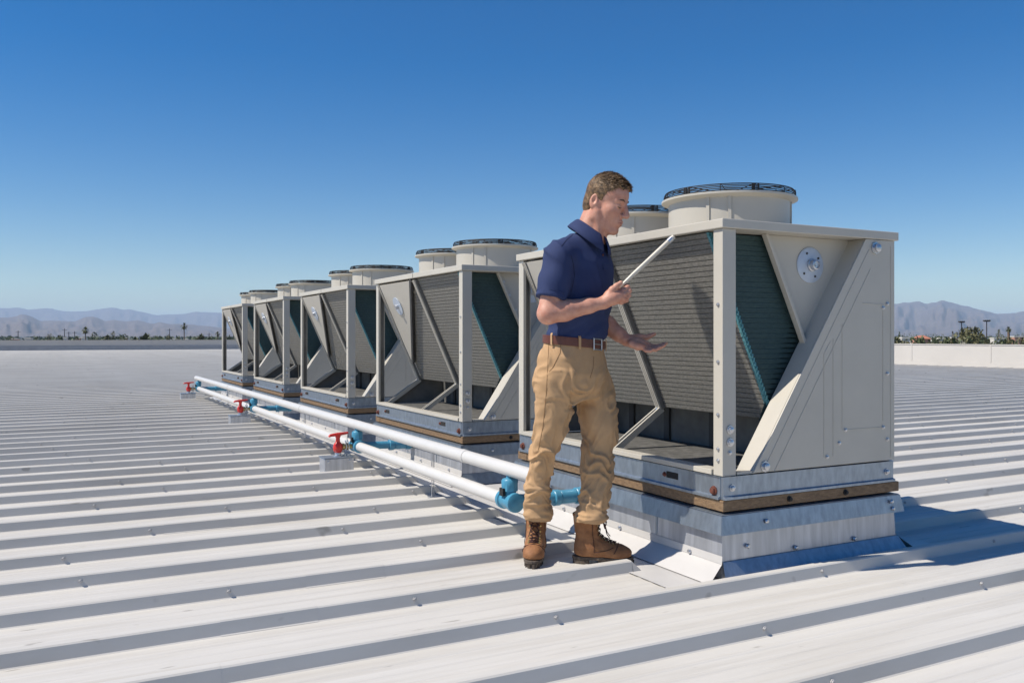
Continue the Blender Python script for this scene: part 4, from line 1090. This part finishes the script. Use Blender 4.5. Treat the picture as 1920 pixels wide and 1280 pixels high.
def leaf_ball(b, c, rx, rz, n, sz, rg):
    for _ in range(n):
        d = rg.normal(size=3); d /= np.linalg.norm(d); r = rg.uniform(.45, 1.05) ** .5
        p = np.array(c) + d * np.array([rx, rx, rz]) * r
        t = rg.normal(size=3); t /= np.linalg.norm(t); s = np.cross(t, rg.normal(size=3)); s /= np.linalg.norm(s) + 1e-6; k = sz * rg.uniform(.6, 1.3)
        b.add([tuple(p - t * k), tuple(p + s * k * .5), tuple(p + t * k), tuple(p - s * k * .5)], [(0, 1, 2, 3)])
def bush(u, vtop, wpx, D, m, label, seed, name='tree', cat='tree', group=None, n=420):
    rg = np.random.default_rng(seed); top = pt(u, vtop, D); w_ = wpx * D / F / 2; hgt = top.z - GZ
    R = empty(name, (top.x, top.y, GZ)); tag(R, label, cat, group)
    b = MB(); th = hgt * .55; b.tube([(0, 0, 0), (rg.normal(0, .1), rg.normal(0, .1), th * .6), (0, 0, th)], [.22, .16, .08], 7)
    cl = [(rg.uniform(-.55, .55) * w_, rg.uniform(-.5, .5) * w_, rg.uniform(.45, .92) * hgt) for _ in range(9)] + [(0, 0, hgt * .9)]
    for c in cl[:5]: b.tube([(0, 0, th * .7), (c[0] * .6, c[1] * .6, (th * .7 + c[2]) / 2), c], [.1, .06, .02], 5)
    b.build('trunk', M['trunk'], R)
    b = MB()
    for c in cl: leaf_ball(b, c, w_ * .48, hgt * .13, n // 10, .22 + w_ * .05, rg)
    leaf_ball(b, (0, 0, hgt * .35), w_ * .8, hgt * .28, n // 4, .3, rg)
    b.build('crown', m, R); return R
def palm(u, vtop, wpx, D, label, seed, group, bushy=False, name='palm_tree', thick=.18, tm='trunk'):
    rg = np.random.default_rng(seed); top = pt(u, vtop, D); w_ = wpx * 1.25 * D / F / 2; hgt = top.z - GZ
    R = empty(name, (top.x, top.y, GZ)); tag(R, label, 'palm tree', group)
    hc = hgt - w_ * .95; b = MB(); b.tube([(0, 0, 0), (.1, 0, hc * .5), (0, 0, hc)], [thick * 1.5, thick, thick * .9], 8); b.build('trunk', M[tm], R)
    cents = [(0, 0, hc)] if not bushy else [(rg.uniform(-.45, .45) * w_, rg.uniform(-.4, .4) * w_, hc * rg.uniform(.75, 1.0)) for _ in range(4)]
    b = MB()
    for c in cents:
        ww = w_ * (1 if not bushy else .75)
        for k in range(70):
            a = rg.uniform(0, 6.28); el = rg.uniform(-.9, 1.45); d = Vector((math.cos(a) * math.cos(el), math.sin(a) * math.cos(el), math.sin(el))); s = d.cross(Vector((0, 0, 1))).normalized()
            c_ = Vector(c); m_ = c_ + d * ww * .6; e = c_ + d * ww * rg.uniform(.85, 1.05) - Vector((0, 0, ww * .22)); k_ = ww * .10
            b.add([tuple(c_), tuple(m_ + s * k_), tuple(e + s * k_ * .4), tuple(e - s * k_ * .4), tuple(m_ - s * k_)], [(0, 1, 4), (1, 2, 3, 4)])
        if bushy: leaf_ball(b, (c[0], c[1], c[2] * .8), ww * .8, c[2] * .3, 110, ww * .16, rg)
        if not bushy: leaf_ball(b, (0, 0, hc - ww * .5), ww * .35, ww * .4, 40, ww * .2, rg)
    b.build('crown', M['palm'], R); return R
# left of the row
G1 = 'trees beyond the shaded parapet'
palm(160, 610, 14, 340, 'fan palm with round head, the one farther from the chillers', 11, G1)
palm(345, 603, 13, 340, 'tallest slender fan palm beyond the shaded parapet', 12, G1)
palm(408, 620, 9, 330, 'small fan palm half hidden behind the last chiller', 13, G1)
palm(197, 618, 24, 260, 'bushy palm clump beside the palm farther from the chillers', 14, G1, True)
palm(264, 614, 36, 250, 'wide bushy palm clump of two heads between the two tall palms', 15, G1, True)
palm(372, 615, 27, 240, 'bushy palm clump beside the tallest fan palm', 16, G1, True)
for k, (u, vt, wp) in enumerate([(92, 625, 13), (112, 629, 18), (177, 623, 18), (213, 621, 11), (229, 627, 26), (298, 629, 26), (316, 628, 18), (335, 631, 16), (395, 630, 14), (428, 629, 22), (70, 632, 20), (20, 632, 24), (-20, 628, 24), (144, 632, 16)]):
    bush(u, vt, wp, 300 - 3 * k, M['leaf'] if k % 3 else M['leaf2'], 'low green shrub tree showing just above the shaded parapet', 30 + k, 'shrub_tree', 'tree', G1 + ' (low shrubs)', 260)
# right of the row
G2 = 'trees beyond the sunlit parapet'
bush(1828, 616, 62, 190, M['leaf2'], 'broad olive tree with humped crown between the lamp posts', 60, 'broad_tree', 'tree', None, 900)
for k in range(26):
    u = 1670 + k * 10.6 + rnd.uniform(-4, 4); vt = rnd.uniform(631, 639) - (3 if k % 4 == 0 else 0)
    bush(u, vt, rnd.uniform(18, 34), 120 + rnd.uniform(-15, 60), M['leaf2'] if k % 2 else M['leaf'], 'low shrub tree showing just above the sunlit parapet', 70 + k, 'shrub_tree', 'tree', G2, 240)
for k in range(16):
    u = 1672 + k * 16.5 + rnd.uniform(-6, 6)
    bush(u, rnd.uniform(623, 630), rnd.uniform(10, 26), 520 + rnd.uniform(-40, 60), M['leaf'], 'distant dark green tree in the town below the mountain', 120 + k, 'town_tree', 'tree', 'distant town trees', 120)
bush(1686, 621, 5, 300, M['leaf'], 'narrow dark cypress by the edge of the nearest chiller', 150, 'cypress', 'tree', None, 200)
palm(1891, 610, 11, 230, 'palm with thick reddish trunk beyond the sunlit parapet', 21, None, thick=.34)
palm(1873, 616, 6, 420, 'thin distant palm next to the thick trunked palm', 22, None)
palm(1786, 620, 4, 500, 'tiny distant palm left of the lamp posts', 23, None)
def lamp(u, vt, wp, D, label):
    t = pt(u, vt, D); R = empty('lamp_post', (t.x, t.y, GZ)); tag(R, label, 'lamp post', 'lamp posts in the town'); h = t.z - GZ; w_ = wp * D / F / 2
    MB().tube([(0, 0, 0), (0, 0, h)], [.20, .12], 8).build('pole', M['pole'], R)
    b = MB(); b.bar((-w_ * C_, w_ * S_, h - .1), (w_ * C_, -w_ * S_, h - .1), .12, .12); arm = b.build('arm', M['pole'], R)
    for s in (-1, 0, 1):
        c = Vector((s * w_ * .8 * C_, -s * w_ * .8 * S_, h)); MB().box(c.x - .35, c.x + .35, c.y - .3, c.y + .3, h - .05, h + .32).build('lamp_head', M['pole'], R, bevel=.05)
lamp(1803, 604, 8, 230, 'dark lamp post with clustered heads beside the humped olive tree')
lamp(1850, 602, 10, 235, 'dark lamp post with wide flat heads next to the thick palm')
for k, (u, vt) in enumerate([(34, 620), (121, 616), (129, 622), (140, 621), (318, 616), (392, 624)]):
    t = pt(u, vt, 420); R = empty('utility_pole', (t.x, t.y, GZ)); tag(R, 'thin dark utility pole with crossarm beyond the shaded parapet', 'utility pole', 'distant utility poles')
    MB().tube([(0, 0, 0), (0, 0, t.z - GZ)], .16, 6).build('pole', M['pole'], R); MB().bar((-1.1, 0, t.z - GZ - .7), (1.1, 0, t.z - GZ - .7), .14, .14).build('crossarm', M['pole'], R)
def house(u0, u1, vt, ve, D, wm, label, roofm=None, group=None):
    a, c = pt(u0, vt, D), pt(u1, vt, D); w_ = (c - a).length; zt = a.z - GZ; ze = H - (ve - CY) / F * D - GZ
    m_ = (a + c) / 2; R = empty('house', (m_.x, m_.y, GZ), -TH); tag(R, label, 'house', group); dp = w_ * .7
    hw = w_ / 2
    if roofm:
        MB().box(-hw * .92, hw * .92, 0, dp, 0, ze).build('wall', M[wm], R)
        b = MB(); b.add([(-hw, -.5, ze), (hw, -.5, ze), (hw, dp + .5, ze), (-hw, dp + .5, ze), (-hw * .35, dp * .5, zt), (hw * .35, dp * .5, zt)], [(0, 1, 5, 4), (1, 2, 5), (2, 3, 4, 5), (3, 0, 4), (3, 2, 1, 0)]); b.build('roof', M[roofm], R)
    else:
        MB().box(-hw, hw, 0, dp, 0, zt - .4).build('wall', M[wm], R); MB().box(-hw - .15, hw + .15, -.15, dp + .15, zt - .39, zt).build('roof', M['stucco'], R)
    for s in (-.5, .1, .6):
        x = s * hw; MB().box(x - hw * .1, x + hw * .1, -.06, -.005, ze * .62 if roofm else zt * .6, ze * .85 if roofm else zt * .82).build('window', M['glass'], R)
house(1718, 1746, 628.5, 635, 230, 'stuccop', 'house with pink clay hip roof above the sunlit parapet', 'tile')
house(1692, 1706, 632, 636, 260, 'stucco', 'small white flat roofed house by the pink roofed house')
house(1762, 1776, 633, 637, 250, 'stucco', 'small pale house between the pink roof and the humped tree')
house(1786, 1796, 632, 637, 240, 'stuccop', 'small pink flat roofed house left of the humped tree')
house(1864, 1884, 633, 637, 330, 'stucco', 'low white flat roofed house by the thick palm trunk')
house(1902, 1920, 630, 637, 360, 'stuccop', 'pinkish low building right of the thick palm')
for k, (u0, u1, vt) in enumerate([(20, 32, 634), (47, 58, 633), (118, 125, 632), (142, 150, 633), (152, 160, 632), (224, 230, 634), (234, 239, 632), (320, 336, 634), (345, 352, 634)]):
    house(u0, u1, vt, vt + 2, 380, 'stucco' if k % 3 else 'stuccop', 'tiny pale flat roofed house beyond the shaded parapet', None, 'tiny houses beyond the shaded parapet')
# far town and scrub reading as one mass
rg = np.random.default_rng(77); tb = MB(); tv = MB()
for _ in range(2600):
    u = rg.uniform(-400, 2400); D = rg.uniform(700, 3200); p = pt(u, 631, D); x, y = p.x, p.y
    if rg.random() < .16:
        s = rg.uniform(4, 12); hh = rg.uniform(3, 6); tb.box(x - s, x + s, y - s * .5, y + s * .5, GZ, GZ + hh)
    else: leaf_ball(tv, (x, y, GZ + 3), rg.uniform(4, 12), rg.uniform(2.5, 4.5), 14, 2.6, rg)
o = tb.build('distant_town', M['stucco']); tag(o, 'pale buildings of the distant town on the plain', 'town', kind='stuff')
o = tv.build('distant_scrub', M['leaf']); tag(o, 'dark scrub and trees across the distant plain', 'scrub', kind='stuff')

# ------------------------------------------------------------------ desert haze
hz = MB(); hz.box(-28000, 28000, -28000, 28000, GZ - 3, 660)
ho = hz.build('haze', M['roof']); ho.data.materials.clear()
hm = bpy.data.materials.new('haze_air'); hm.use_nodes = True; t = hm.node_tree; t.nodes.remove(t.nodes['Principled BSDF'])
pv = t.nodes.new('ShaderNodeVolumePrincipled'); pv.inputs['Color'].default_value = (.56, .75, 1, 1); pv.inputs['Density'].default_value = 6.5e-5; pv.inputs['Anisotropy'].default_value = 0
t.links.new(pv.outputs[0], t.nodes['Material Output'].inputs['Volume']); ho.data.materials.append(hm); tag(ho, 'thin blue desert haze', kind='stuff')
